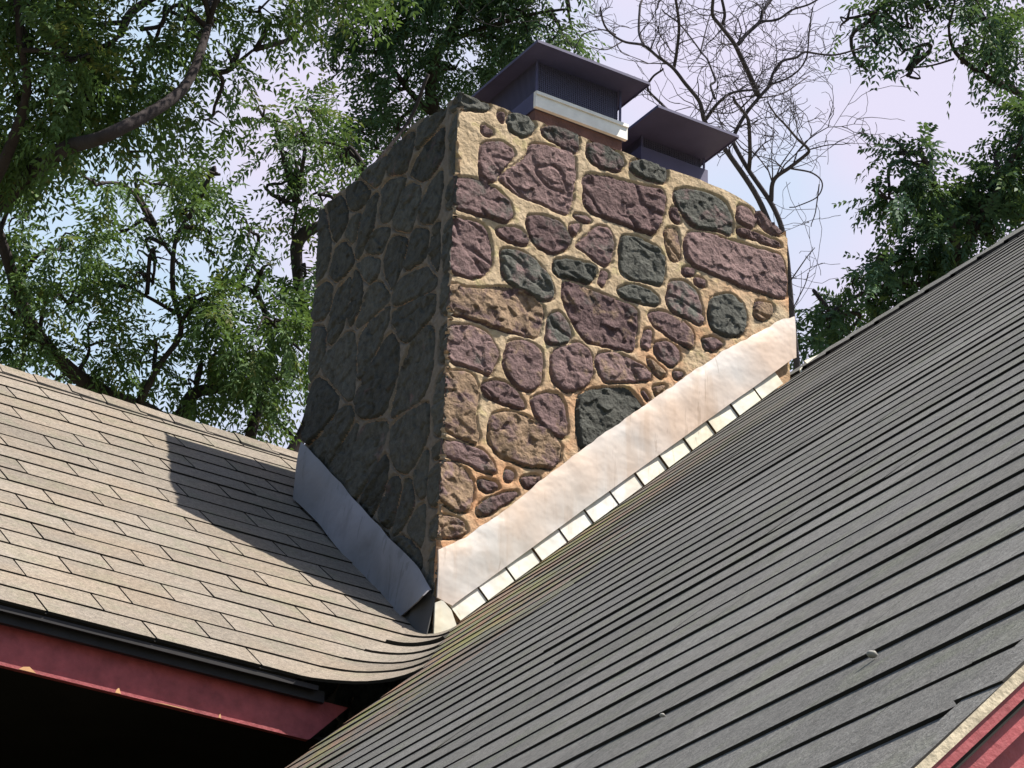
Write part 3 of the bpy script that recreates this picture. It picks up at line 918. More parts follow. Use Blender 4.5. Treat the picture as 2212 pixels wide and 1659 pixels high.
# flues and metal caps
def flue(x0, x1, y0, y1, zt, zc, plate, collar):
    b_ = MB()
    b_.box(x0, x1, y0, y1, Z0 + .005, Z0 + zc)
    sub(b_, 'flue', M['brick'])
    b_ = MB()
    if collar:
        b_.box(x0 - .008, x1 + .012, y0 - .016, y0 - .002, Z0 + zc + .002, Z0 + zc + .062)
        b_.box(x0 - .008, x1 + .012, y0 - .022, y0 - .017, Z0 + zc + .048, Z0 + zc + .060)
        sub(b_, 'flue_collar', M['collar'])
        b_ = MB()
        b_.box(x0 - .005, x1 + .008, y0 - .001, y1 + .006, Z0 + zc + .002, Z0 + zc + .066)
        sub(b_, 'flue_liner', M['cap_metal'])
    else:
        b_.box(x0 - .004, x1 + .004, y0 - .006, y1 + .004, Z0 + zc + .002, Z0 + zt - .05)
        sub(b_, 'flue_liner', M['cap_metal'])
    # screen of upright wires between flue and plate
    s_ = MB()
    zs0 = Z0 + (zc + .066 if collar else zt - .05)
    k = x0 + .012
    while k < x1 - .008:
        for yy in (y0 + .014, y1 - .014): s_.box(k, k + .003, yy, yy + .003, zs0, Z0 + zt)
        k += .0075
    k = y0 + .02
    while k < y1 - .02:
        for xx in (x0 + .008, x1 - .012): s_.box(xx, xx + .003, k, k + .003, zs0, Z0 + zt)
        k += .0075
    zh = zs0 + .02
    while zh < Z0 + zt:
        s_.box(x0 + .008, x1 - .008, y0 + .0145, y0 + .0165, zh, zh + .0025)
        zh += .0075
    sub(s_, 'spark_screen', M['screen'])
    px0, px1, py0, py1 = plate
    p_ = MB()
    zt_ = Z0 + zt
    # folded metal sheet: flat pan with turned-down rims
    p_.box(px0, px1, py0, py1, zt_, zt_ + .004)
    p_.box(px0, px1, py0 - .002, py0 + .001, zt_ - .005, zt_ + .005)
    p_.box(px0, px1, py1 - .001, py1 + .002, zt_ - .005, zt_ + .005)
    p_.box(px0 - .002, px0 + .001, py0, py1, zt_ - .005, zt_ + .005)
    p_.box(px1 - .001, px1 + .002, py0, py1, zt_ - .005, zt_ + .005)
    mx, my = (px0 + px1) / 2, (py0 + py1) / 2
    p_.add([(px0, py0, zt_ + .006), (px1, py0, zt_ + .006), (px1, py1, zt_ + .006), (px0, py1, zt_ + .006), (mx, my, zt_ + .04)],
           [(0, 1, 4), (1, 2, 4), (2, 3, 4), (3, 0, 4)])
    for xx in (x0 + .002, x1 - .01):
        for yy in (y0 + .002, y1 - .01): p_.box(xx, xx + .008, yy, yy + .004, Z0 + zc, zt_)
    sub(p_, 'chimney_cap', M['cap_metal'])
flue(0.315, 0.662, 0.06, 0.50, 0.300, 0.100, (0.262, 0.712, -0.03, 0.52), True)
flue(0.86, 1.135, 0.235, 0.58, 0.290, 0.135, (0.805, 1.145, 0.055, 0.62), False)

# counter flashing along the right-hand face
top_l = [(-.034, -1.62), (.069, -1.545), (.212, -1.409), (.376, -1.235), (.545, -1.069), (.811, -.817), (1.014, -.627), (1.264, -.427), (1.315, -.40)]
bot_l = [(-.031, -1.772), (.023, -1.797), (.219, -1.610), (.549, -1.293), (.902, -.957), (1.164, -.711), (1.296, -.584), (1.318, -.57)]
def along(line, x):
    for (xa, za), (xb, zb_) in zip(line, line[1:]):
        if xa <= x <= xb: return za + (zb_ - za) * (x - xa) / (xb - xa)
    return line[0][1] if x < line[0][0] else line[-1][1]
fm = MB()
nu, nv = 150, 9
vf, vb = [], []
for k in range(nu + 1):
    x = -.031 + (1.315 + .031) * k / nu
    t_ = along(top_l, x) + .006 * mnoise.noise(Vector((x * 14, 2, 0))) + .004 * mnoise.noise(Vector((x * 40, 2, 0)))
    b0 = along(bot_l, x) + (.013 if x > .03 else .013 * max(0, (x + .031) / .061)) + .0015 * mnoise.noise(Vector((x * 9, 5, 0)))
    for j in range(nv + 1):
        z_ = Z0 + b0 + (t_ - b0) * j / nv
        o = .027 + .003 * mnoise.noise(Vector((x * 5, z_ * 6, 1))) + .0022 * mnoise.noise(Vector((x * 15, z_ * 8, 4))) - .006 * (j / nv) ** 4
        vf.append((x, -o, z_)); vb.append((x, -o + .006, z_))
nn = nv + 1
fs = [(k * nn + j, (k + 1) * nn + j, (k + 1) * nn + j + 1, k * nn + j + 1) for k in range(nu) for j in range(nv)]
fm.add(vf, fs, 0, None, True)
ob = len(vf)
fm.add(vf + vb, [(k * nn, ob + k * nn, ob + (k + 1) * nn, (k + 1) * nn) for k in range(nu)] +
       [((k + 1) * nn + nv, ob + (k + 1) * nn + nv, ob + k * nn + nv, k * nn + nv) for k in range(nu)] +
       [(j, j + 1, ob + j + 1, ob + j) for j in range(nv)] + [(nu * nn + j + 1, nu * nn + j, ob + nu * nn + j, ob + nu * nn + j + 1) for j in range(nv)])
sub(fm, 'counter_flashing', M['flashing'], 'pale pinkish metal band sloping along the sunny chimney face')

# step flashing pieces, one per shingle course
sl = math.atan(TR)
ux, uz = math.cos(sl), math.sin(sl)
px, pz = -math.sin(sl), math.cos(sl)
def step_piece(s0, s1, y0, y1, hgt=0.082, low=0.0):
    q_ = MB()
    zb0 = ZR + .006
    def pt(s_, h, y): return (-.002 + ux * s_ + px * h, y, zb0 + uz * s_ + pz * h)
    f4 = [pt(s0, low, y0), pt(s1, low, y1), pt(s1, hgt, y1 + .004), pt(s0, hgt, y0 + .004)]
    b4 = [(a, b_ + .002, c) for a, b_, c in f4]
    q_.add(f4 + b4, [(0, 1, 2, 3), (7, 6, 5, 4), (0, 4, 5, 1), (1, 5, 6, 2), (3, 2, 6, 7), (0, 3, 7, 4)])
    sub(q_, 'step_flashing', M['step'])
s_ = 0.075
while s_ < CH_A / ux - .06:
    g_ = r_.uniform(.003, .006)
    step_piece(s_ + g_, s_ + .129, -.021 + r_.uniform(-.002, .002), -.017 + r_.uniform(-.002, .002), .092 + r_.uniform(-.003, .003))
    s_ += .129
# the corner piece and the ridge end
q_ = MB()
cp = [(-.036, -1.910), (.048, -1.862), (.020, -1.800), (-.012, -1.775), (-.036, -1.790)]
f_ = [(x, -.026, Z0 + z_) for x, z_ in cp]
b_ = [(x, -.020, Z0 + z_) for x, z_ in cp]
q_.add(f_ + b_, [(0, 1, 2, 3, 4), (9, 8, 7, 6, 5)] + [(k, 5 + k, 5 + (k + 1) % 5, (k + 1) % 5) for k in range(5)])
sub(q_, 'step_flashing', M['step'])
q_ = MB()
for (x0, z0_, x1, z1_, hh) in ((1.325, -.655, 1.395, -.585, .055), (1.345, -.585, 1.47, -.50, .022)):
    f_ = [(x0, -.05, Z0 + z0_), (x1, -.06, Z0 + z1_), (x1, -.045, Z0 + z1_ + hh), (x0, -.03, Z0 + z0_ + hh)]
    b_ = [(x, y + .004, z_) for x, y, z_ in f_]
    q_.add(f_ + b_, [(0, 1, 2, 3), (7, 6, 5, 4), (0, 4, 5, 1), (1, 5, 6, 2), (3, 2, 6, 7), (0, 3, 7, 4)])
sub(q_, 'ridge_flashing', M['step'])

# lapped lead sheets below the apron
for k, (ya, yb) in enumerate(((-.018, .085), (.090, .185), (.190, .30))):
    b_ = MB()
    zb_ = lambda y: ZL + TL * y + .004
    x_ = -.060 + .006 * k
    f4 = [(x_, ya, max(zb_(ya), ZL - .03)), (x_ - .002, yb, zb_(yb)), (-.036, yb, zb_(yb) + .15), (-.034, ya, zb_(ya) + .14)]
    g4 = [(x + .003, y, z_) for x, y, z_ in f4]
    b_.add(f4 + g4, [(3, 2, 1, 0), (4, 5, 6, 7), (1, 0, 4, 5), (1, 2, 6, 5), (2, 3, 7, 6), (0, 3, 7, 4)])
    sub(b_, 'base_flashing', M['lead'])
# apron flashing on the shaded face
ap = MB()
tp = [(-.012, -1.745), (.015, -1.715), (.072, -1.645), (.29, -1.45), (.511, -1.248), (.72, -1.05), (.90, -.885)]
bt = [(-.012, -1.770), (.015, -1.778), (.125, -1.790), (.303, -1.630), (.487, -1.476), (.70, -1.27), (.90, -1.10)]
nu, nv = 60, 7
vf = []
for k in range(nu + 1):
    y = -.010 + (.902 + .010) * k / nu
    t_ = along(tp, y) + .004 * mnoise.noise(Vector((y * 14, 7, 0)))
    b0 = along(bt, y)
    for j in range(nv + 1):
        z_ = Z0 + b0 + (t_ - b0) * j / nv
        o = .034 + .016 * (1 - j / nv) ** 2 * (0.35 + 0.65 * max(0, 1 - y / .35)) * .9 + .006 * mnoise.noise(Vector((y * 6, z_ * 5, 3))) - .012 * (j / nv) ** 4
        vf.append((lean(z_) - o, y, z_))
nn = nv + 1
ap.add(vf, [(k * nn + j + 1, (k + 1) * nn + j + 1, (k + 1) * nn + j, k * nn + j) for k in range(nu) for j in range(nv)], 0, None, True)
vb = [(x + .004, y, z_) for x, y, z_ in vf]
ob = len(vf)
ap.add(vf + vb, [(k * nn, (k + 1) * nn, ob + (k + 1) * nn, ob + k * nn) for k in range(nu)] + [(j, ob + j, ob + j + 1, j + 1) for j in range(nv)] +
       [(nu * nn + j, nu * nn + j + 1, ob + nu * nn + j + 1, ob + nu * nn + j) for j in range(nv)])
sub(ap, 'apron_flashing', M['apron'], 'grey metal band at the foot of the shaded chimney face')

# ------------------------------------------------------------------ small stones lying on the grey roof
for (yy, zz_, r0, lab) in ((-4.93, Z0 - 4.165, .0050, 'larger pale pebble lying on the grey shingles near the rake'), (-4.32, Z0 - 3.995, .0033, 'tiny pale pebble lying on the grey shingles, farther from the rake')):
    pb = MB()
    c0 = on_right(zz_, yy, .0045 + r0 * .6)
    v = []
    for a in range(7):
        for b_ in range(10):
            th, ph = math.pi * a / 6, math.tau * b_ / 10
            d = Vector((math.sin(th) * math.cos(ph) * 1.2, math.sin(th) * math.sin(ph), math.cos(th) * .75))
            v.append(c0 + d * r0 * (1 + .25 * mnoise.noise(d * 1.7 + Vector((yy, 0, 0)))))
    pb.add(v, [(a * 10 + b_, a * 10 + (b_ + 1) % 10, (a + 1) * 10 + (b_ + 1) % 10, (a + 1) * 10 + b_) for a in range(6) for b_ in range(10)], 0, None, True)
    tag(pb.build('pebble', M['pebble'], None, tuple(c0)), lab, 'pebble', 'pebbles on the grey roof')

# ------------------------------------------------------------------ trees
lr = np.random.default_rng(5)

def fronds(centers, dirs, length, npair, llen, lwid, tints):
    """pinnate fronds -> (verts, quads, colours)"""
    n = len(centers)
    V, F, T = [], [], []
    d = dirs / np.linalg.norm(dirs, axis=1, keepdims=True)
    side = np.cross(d, lr.normal(size=(n, 3)) * 0.35 + np.array([0, 0, 1.0]))
    side /= np.linalg.norm(side, axis=1, keepdims=True) + 1e-9
    nor = np.cross(side, d)
    base = 0
    for k in range(npair):
        t = (k + 0.6) / npair
        sag = np.array([0, 0, -1.0]) * (length * 0.30 * t * t)[:, None]
        c = centers + d * (length * t)[:, None] + sag
        for sg in (-1, 1):
            ang = lr.uniform(0.7, 1.15, n)
            ld = d * np.cos(ang)[:, None] + side * (sg * np.sin(ang))[:, None] + nor * lr.normal(0, .25, (n, 1)) + np.array([0, 0, -0.35])
            ld /= np.linalg.norm(ld, axis=1, keepdims=True)
            wd = np.cross(ld, nor + lr.normal(0, .35, (n, 3)))
            wd /= np.linalg.norm(wd, axis=1, keepdims=True) + 1e-9
            L = llen * lr.uniform(.7, 1.2, n) * (1 - .35 * abs(t - .5))
            W = lwid * lr.uniform(.8, 1.2, n)
            p0 = c
            p1 = c + ld * (L * .45)[:, None] + wd * (W * .5)[:, None] + nor * (W * .18)[:, None]
            p2 = c + ld * L[:, None] + np.array([0, 0, -1.0]) * (L * .12)[:, None]
            p3 = c + ld * (L * .45)[:, None] - wd * (W * .5)[:, None] + nor * (W * .18)[:, None]
            V.append(np.stack([p0, p1, p2, p3], 1).reshape(-1, 3))
            F.append(np.arange(n * 4).reshape(n, 4) + base)
            base += n * 4
            tt = tints.copy()
            tt[:, 0] = np.clip(tt[:, 0] + lr.normal(0, .15, n), 0, 1)
            T.append(np.repeat(tt, 4, axis=0))
    return np.concatenate(V), np.concatenate(F), np.concatenate(T)

def crown_mesh(name, parts_, mat, parent):
    V, F, T, b = [], [], [], 0
    for v, f, t in parts_:
        V.append(v); F.append(f + b); T.append(t); b += len(v)
    V, F, T = np.concatenate(V), np.concatenate(F), np.concatenate(T)
    me = bpy.data.meshes.new(name)
    me.vertices.add(len(V)); me.vertices.foreach_set('co', V.astype(np.float32).ravel())
    me.loops.add(F.size); me.loops.foreach_set('vertex_index', F.astype(np.int32).ravel())
    me.polygons.add(len(F)); me.polygons.foreach_set('loop_start', (np.arange(len(F)) * 4).astype(np.int32))
    me.polygons.foreach_set('loop_total', np.full(len(F), 4, dtype=np.int32))
    me.materials.append(mat)
    ca = me.color_attributes.new('tint', 'FLOAT_COLOR', 'POINT')
    ca.data.foreach_set('color', np.concatenate([T, np.ones((len(T), 1))], 1).astype(np.float32).ravel())
    me.update(calc_edges=True)
    me.validate()
    o = bpy.data.objects.new(name, me)
    C.objects.link(o)
    o.parent = parent
    o.location = -parent.location
    return o

def wander(pts, radii, n=4, amp=0.03, seed=0):
    """smooth a traced limb and make it a little crooked"""
    out, rr = [], []
    pts = [Vector(p) for p in pts]
    for k in range(len(pts) - 1):
        p0, p1, p2, p3 = pts[max(0, k - 1)], pts[k], pts[k + 1], pts[min(len(pts) - 1, k + 2)]
        for j in range(n):
            t = j / n
            L_ = (p2 - p1).length
            m1 = (p2 - p0) * (min(L_, (p1 - p0).length if k else L_) / max(1e-6, (p2 - p0).length))
            m2 = (p3 - p1) * (min(L_, (p3 - p2).length if (p3 - p2).length > 0 else L_) / max(1e-6, (p3 - p1).length))
            q_ = (2 * t ** 3 - 3 * t * t + 1) * p1 + (t ** 3 - 2 * t * t + t) * m1 + (3 * t * t - 2 * t ** 3) * p2 + (t ** 3 - t * t) * m2
            q_ += Vector((mnoise.noise(q_ * 2 + Vector((seed, 0, 0))), mnoise.noise(q_ * 2 + Vector((0, seed, 5))), mnoise.noise(q_ * 2 + Vector((3, 0, seed))))) * amp
            out.append(q_); rr.append(radii[k] + (radii[k + 1] - radii[k]) * t)
    out.append(pts[-1]); rr.append(radii[-1])
    return out, rr

def tree(name, label, base, limbs, blobs, leaf, bark, llen=.044, lwid=.0150, flen=.22, seed=1, twigs=5, tau=2.7, group=None):
    """limbs: lists of (x, y, distance, half width in the 2212-wide photo); blobs: (x, y, rx, ry, distance, density, sunny)"""
    root = empty(name, base)
    tag(root, label, 'tree', group)
    tb = MB()
    tr = random.Random(seed)
    ends = []
    s = 1024 / 2212
    for li, limb in enumerate(limbs):
        pts = [(P(l[0], l[1], l[2]) if not isinstance(l, Vector) else l) for l in limb]
        rad_ = [l[3] * s * l[2] / FPX for l in limb]
        if li == 0:
            pts = [Vector(base), Vector(base) + (pts[0] - Vector(base)) * .5 + Vector((.15, .1, .3))] + pts
            rad_ = [max(.14, rad_[0] * 1.8), max(.11, rad_[0] * 1.35)] + rad_
        p2, r2 = wander(pts, rad_, 5, .02 + .3 * min(rad_), seed + li)
        tb.tube(p2, r2, 8)
        ends += p2[2:]
    ends = ends or [Vector(base)]
    crowns = []
    for (x, y, rx, ry, d, dens, sunny) in blobs:
        c = P(x, y, d)
        mx, my = rx * s * d / FPX, ry * s * d / FPX
        md = max(.35, (mx + my) * .55)
        area = math.pi * rx * ry * s * s
        fr = (npair_ * 2 * llen * lwid * .55 * .6) / (d / FPX) ** 2
        n = max(3, int(tau * dens * area / fr))
        u = lr.normal(size=(n, 3))
        u /= np.linalg.norm(u, axis=1, keepdims=True)
        u *= (lr.uniform(0, 1, n) ** (1 / 2.4))[:, None]
        # gather the fronds on a few sprays inside the clump
        k = max(3, n // 13)
        hub = u[:k] * .92
        u = hub[lr.integers(0, k, n)] + lr.normal(0, .115, (n, 3))
        B = np.array([list(RIGHT), list(UP), list(FWD)])
        pos = np.array(list(c)) + (u * np.array([mx, my, md])) @ B
        out = (u @ B) * .8 + lr.normal(0, .55, (n, 3)) + np.array([0, 0, -.15])
        t = np.zeros((n, 3))
        t[:, 0] = np.clip(lr.normal(.45, .22, n), 0, 1)
        t[:, 1] = np.where(lr.uniform(0, 1, n) < .10, .7, 0)
        crowns.append(fronds(pos, out, lr.uniform(.7, 1.25, n) * flen, npair_, llen, lwid, t))
        # twigs: from the nearest limb point to some sprays
        near = min(ends, key=lambda e: (e - c).length)
        mid = near.lerp(c, .55) + Vector((tr.uniform(-.1, .1), tr.uniform(-.1, .1), tr.uniform(0, .15)))
        if (near - c).length < 3.5:
            tb.tube(*wander([near, mid, c], [.013, .010, .007], 4, .03, seed + x), 5)
        for q_ in range(min(k, twigs)):
            e = Vector((np.array(list(c)) + (hub[q_] * np.array([mx, my, md])) @ B).tolist())
            tb.tube(*wander([c, c.lerp(e, .5) + Vector((tr.uniform(-.06, .06), 0, tr.uniform(-.02, .07))), e], [.007, .005, .0025], 3, .02, q_ + seed), 4)
    trunk = tb.build('trunk', bark, root)
    trunk.location = -root.location
    if crowns: crown_mesh('crown', crowns, leaf, root)
    return root
npair_ = 8

def foot(x, d):
    """ground point under the photo column x, d metres away"""
    p = P(x, 1659, d)
    return (p.x, p.y, 0.0)

# A: the big tree on the left, one dark limb rising across the corner
tree('spreading_tree', 'big leafy tree at upper left with one thick dark limb curving up', foot(-420, 12.5),
     [[(-420, 900, 12.0, 34.8), (-250, 620, 11.9, 30.16), (-60, 480, 12.9, 25.52), (60, 385, 12.8, 20.88), (130, 328, 12.3, 17.98), (220, 300, 11.8, 15.08), (310, 252, 11.9, 13.92), (390, 190, 12.1, 12.18), (430, 120, 12.3, 10.44), (448, 45, 12.6, 8.12), (460, -60, 13.2, 6.38), (440, -200, 13.3, 4.06)],
      [(262, 75, 12.9, 9), (285, 25, 13.0, 10), (345, -15, 13.1, 8), (470, -80, 13.2, 6)],
      [(448, 160, 12.9, 7), (490, 155, 12.9, 6), (520, 130, 12.8, 4), (550, 108, 12.8, 3)],
      [(310, 65, 12.9, 5), (355, 55, 13, 5), (362, 10, 13, 6)],
      [(362, 20, 13, 4), (420, 45, 13, 4), (470, 40, 13, 3)],
      [(-60, 480, 12.6, 20), (20, 330, 12.4, 14), (60, 200, 12.2, 10), (40, 80, 12.0, 6)],
      [(120, 330, 12.7, 12), (180, 240, 12.5, 10), (200, 120, 12.3, 7), (260, 75, 12.2, 5)]],
     [(40, 30, 120, 60, 12.2, 1.5, 1), (30, 150, 110, 90, 12.5, 1.7, 0), (150, 130, 90, 70, 12.0, 1.6, 1), (60, 270, 120, 90, 12.8, 1.7, 0), (190, 220, 110, 80, 12.4, 1.7, 1),
      (290, 170, 90, 60, 12.6, 1.5, 0), (250, 250, 90, 50, 12.9, 1.4, 0), (330, 110, 60, 50, 12.6, 1.0, 0), (40, 370, 90, 50, 12.8, 1.4, 0), (230, 60, 70, 45, 12.8, .9, 0), (90, -60, 200, 70, 12.2, 1.3, 1),
      (420, 75, 60, 60, 13.0, 1.0, 0), (500, 150, 45, 55, 12.8, .7, 0), (560, 30, 110, 36, 12.9, 1.2, 0), (680, 10, 90, 40, 13.0, .8, 0), (450, 5, 110, 40, 13.1, 1.0, 0), (620, -80, 200, 70, 12.6, .5, 0),
      (460, 250, 60, 40, 13.0, .9, 0), (280, 330, 70, 28, 13.0, .45, 0), (300, -110, 260, 80, 12.4, .5, 0), (80, -220, 320, 110, 12.0, .5, 0), (480, -240, 320, 110, 12.2, .5, 0), (700, -330, 300, 130, 13.2, 1.1, 0), (250, -400, 400, 130, 12.8, 1.1, 0), (760, -170, 200, 90, 13.6, 1.2, 0)],
     M['leaf'], M['bark'], seed=2)

# B: the tree behind the tan roof with several leaning stems
tree('umbrella_tree', 'broad leafy tree with leaning dark stems rising behind the tan roof ridge', foot(420, 14.5),
     [[(420, 1000, 14.5, 26), (340, 900, 14.4, 22), (272, 866, 14.3, 20), (224, 844, 14.3, 18), (160, 800, 14.2, 17), (96, 738, 14.1, 16), (45, 660, 14.0, 15), (12, 560, 13.9, 13), (-20, 430, 13.8, 10)],
      [(400, 900, 14.5, 15), (430, 852, 14.6, 14), (490, 842, 14.7, 11), (570, 838, 14.8, 9), (640, 790, 14.9, 6)],
      [(530, 1010, 14.6, 16), (540, 940, 14.6, 13), (556, 885, 14.7, 11), (590, 760, 14.8, 9), (560, 640, 14.8, 6), (480, 600, 14.8, 4)],
      [(600, 1020, 14.9, 16), (625, 980, 14.9, 14), (668, 900, 15, 14), (690, 760, 15, 12), (650, 640, 15, 11), (638, 540, 15, 14), (655, 505, 15, 15), (700, 480, 15, 10), (760, 420, 15, 7)],
      [(110, 750, 14.2, 6), (60, 700, 14.1, 5), (10, 660, 14, 4)],
      [(300, 870, 14.3, 9), (340, 790, 14.3, 7), (390, 720, 14.4, 6), (377, 640, 14.4, 6), (378, 560, 14.4, 5.5), (390, 500, 14.4, 4), (440, 420, 14.4, 2.5)],
      [(380, 575, 14.4, 3.5), (350, 530, 14.4, 3.5), (335, 490, 14.4, 2.5)],
      [(378, 680, 14.4, 5), (330, 650, 14.4, 4), (280, 620, 14.4, 3)],
      [(640, 540, 15, 4), (628, 500, 15, 3.5), (640, 440, 15, 3)],
      [(700, 480, 15, 6), (790, 380, 15, 5), (880, 260, 15.2, 4), (925, 160, 15.2, 4)]],
     [(60, 470, 80, 50, 14.0, 1.4, 1), (130, 540, 80, 60, 14.1, 1.0, 1), (210, 400, 90, 40, 14.2, .7, 0), (330, 400, 80, 40, 14.4, .8, 0), (470, 375, 75, 45, 14.4, 1.2, 1), (390, 460, 60, 35, 14.5, .6, 0),
      (260, 500, 80, 45, 14.4, .65, 0), (330, 560, 60, 35, 14.5, .45, 0), (450, 530, 70, 35, 14.6, .6, 0), (540, 500, 80, 40, 14.7, .6, 0), (560, 590, 60, 30, 14.7, .8, 1), (660, 590, 60, 45, 14.9, 1.1, 1), (660, 650, 55, 40, 14.9, 1.2, 1),
      (60, 640, 90, 60, 14.1, 1.1, 0), (150, 660, 80, 60, 14.2, .9, 0), (70, 740, 110, 50, 14.2, 1.2, 0), (190, 750, 90, 50, 14.3, 1.1, 0), (230, 680, 60, 40, 14.3, .6, 0), (330, 610, 70, 25, 14.4, 1.0, 1),
      (400, 645, 110, 30, 14.3, 1.4, 1), (470, 690, 110, 40, 14.3, 1.4, 1), (590, 700, 90, 40, 14.4, 1.5, 1), (630, 740, 70, 50, 14.5, 1.3, 1), (550, 780, 60, 55, 14.5, 1.2, 1), (470, 760, 80, 50, 14.6, 1.1, 0),
      (300, 790, 90, 50, 14.5, .75, 0), (420, 830, 90, 40, 14.6, .8, 0), (560, 860, 70, 40, 14.7, 1.0, 0), (640, 820, 50, 50, 14.9, 1.0, 0), (470, 890, 60, 35, 14.8, 1.1, 0), (590, 920, 50, 40, 14.9, .6, 0), (120, 820, 80, 35, 14.5, .9, 0), (40, 800, 70, 35, 14.5, 1.0, 0),
      (610, 440, 60, 45, 15, .5, 0), (690, 420, 60, 40, 15, .7, 0), (570, 255, 60, 28, 14.9, 1.0, 0), (640, 240, 70, 40, 15, 1.0, 0), (600, 320, 60, 40, 15, .7, 0), (680, 310, 70, 50, 15, .8, 0), (740, 350, 60, 40, 15.1, .9, 0), (620, 390, 60, 30, 15, .5, 0)],
     M['leaf'], M['bark'], seed=4)

# C: the darker tree directly behind the chimney top
tree('shade_tree', 'dark green leafy tree close behind the shaded side of the chimney', foot(960, 16.5),
     [[(960, 900, 16.5, 22), (950, 500, 16.5, 18), (935, 260, 16.4, 14), (925, 190, 16.4, 13), (945, 110, 16.3, 10), (985, 40, 16.2, 8), (1010, -60, 16.2, 6)],
      [(935, 240, 16.4, 8), (880, 190, 16.4, 6), (830, 120, 16.3, 5), (800, 40, 16.3, 4)],
      [(950, 100, 16.3, 6), (1050, 60, 16.2, 5), (1150, 30, 16.1, 4), (1230, 20, 16.1, 2.5)]],
     [(800, 40, 90, 45, 16.3, 1.1, 0), (880, 60, 80, 60, 16.3, 1.5, 0), (970, 60, 80, 70, 16.4, 1.6, 0), (1060, 50, 80, 60, 16.2, 1.6, 0), (1150, 60, 70, 60, 16.2, 1.6, 0), (1190, 90, 45, 40, 16.2, 1.2, 0),
      (850, 200, 55, 45, 16.4, .9, 0), (790, 170, 40, 35, 16.4, .6, 0), (860, 280, 80, 50, 16.4, 1.5, 0), (940, 230, 50, 60, 16.5, 1.0, 0), (820, 330, 60, 45, 16.5, 1.3, 0), (980, 150, 60, 50, 16.4, 1.1, 0), (1060, 130, 60, 40, 16.4, 1.2, 0),
      (780, 280, 50, 50, 16.4, .8, 0), (720, 150, 40, 35, 16.3, .5, 0), (1000, -70, 260, 70, 16.2, 1.8, 0), (1050, -220, 300, 110, 16.6, 2.0, 0), (1235, 60, 30, 40, 16.1, .35, 0)],
     M['leaf_dark'], M['bark'], seed=6)

# D: the bushy tree right of the chimney, beyond the grey roof
tree('bushy_tree', 'bushy deep green tree showing above the grey roof ridge at right', foot(2080, 14.5),
     [[(2080, 900, 14.5, 26), (2070, 620, 14.5, 18), (2050, 480, 14.4, 11), (2020, 390, 14.4, 7), (1990, 320, 14.3, 4)],
      [(2070, 560, 14.5, 9), (2140, 440, 14.5, 7), (2190, 330, 14.4, 5), (2240, 220, 14.4, 3)],
      [(2075, 640, 14.5, 8), (1960, 610, 14.4, 6), (1850, 640, 14.3, 4), (1780, 690, 14.3, 2.5)]],
     [(1960, 330, 55, 40, 14.4, 1.1, 0), (2010, 350, 60, 50, 14.5, 1.2, 0), (1970, 410, 70, 55, 14.4, 1.6, 0), (2060, 420, 80, 60, 14.6, 1.8, 0), (2140, 400, 70, 70, 14.6, 1.9, 0), (2200, 360, 50, 80, 14.6, 1.8, 0), (1920, 430, 45, 45, 14.3, .8, 0),
      (2200, 240, 30, 60, 14.5, 1.0, 0), (2010, 500, 100, 50, 14.5, 1.8, 1), (2110, 500, 90, 60, 14.5, 1.9, 0), (1930, 560, 80, 50, 14.4, 1.4, 1), (2020, 580, 90, 50, 14.5, 1.9, 1), (1880, 600, 55, 40, 14.3, 1.1, 0), (1870, 650, 70, 40, 14.4, 1.6, 1),
      (1800, 690, 60, 40, 14.4, 1.3, 0), (1760, 740, 50, 35, 14.4, 1.7, 0), (1830, 720, 80, 45, 14.5, 1.8, 0), (2180, 470, 50, 60, 14.6, 1.8, 0), (1930, 660, 80, 50, 14.6, 1.8, 0), (2240, 300, 60, 120, 14.6, 1.6, 0)],
     M['leaf_dark'], M['bark'], llen=.042, lwid=.017, flen=.17, seed=8, tau=2.4)

# E: limb hanging into the top right corner
tree('overhanging_tree', 'tree at the top right corner hanging thin leafy sprays over the sky', foot(2700, 16),
     [[(2700, 700, 16, 34), (2500, 380, 15.6, 20), (2330, 250, 15.2, 12), (2212, 206, 15, 9), (2120, 160, 14.8, 6.5), (2060, 112, 14.7, 4.5), (2045, 60, 14.6, 3), (2060, 0, 14.6, 2.5), (2050, -60, 14.6, 2)],
      [(2060, 125, 14.7, 2.5), (2010, 140, 14.7, 2), (1960, 148, 14.7, 1.2)],
      [(2120, 160, 14.8, 4), (2150, 90, 14.7, 3), (2120, 20, 14.6, 2.5), (2060, -70, 14.6, 2)],
      [(2330, 250, 15.2, 6), (2260, 60, 15, 5), (2120, -60, 14.8, 4), (1960, -30, 14.7, 3), (1880, 40, 14.6, 2)]],
     [(2010, 20, 90, 34, 14.7, 1.1, 0), (1900, 45, 55, 35, 14.6, .9, 0), (1960, 60, 40, 26, 14.6, .6, 0), (1890, 95, 35, 22, 14.6, .5, 0), (1950, 110, 30, 30, 14.6, .3, 0), (2100, 50, 80, 45, 14.8, 1.3, 0), (2160, 100, 70, 45, 14.9, 1.1, 0), (2090, 100, 50, 25, 14.8, .7, 0),
      (2190, 150, 45, 35, 15, 1.0, 0), (2190, 30, 60, 40, 15, 1.0, 0), (2080, -60, 200, 50, 14.8, 1.0, 0), (1862, 145, 18, 30, 14.6, .28, 0), (1960, 165, 12, 24, 14.6, .4, 0), (1830, 40, 20, 25, 14.6, .35, 0)],
     M['leaf_dark'], M['bark'], seed=9)

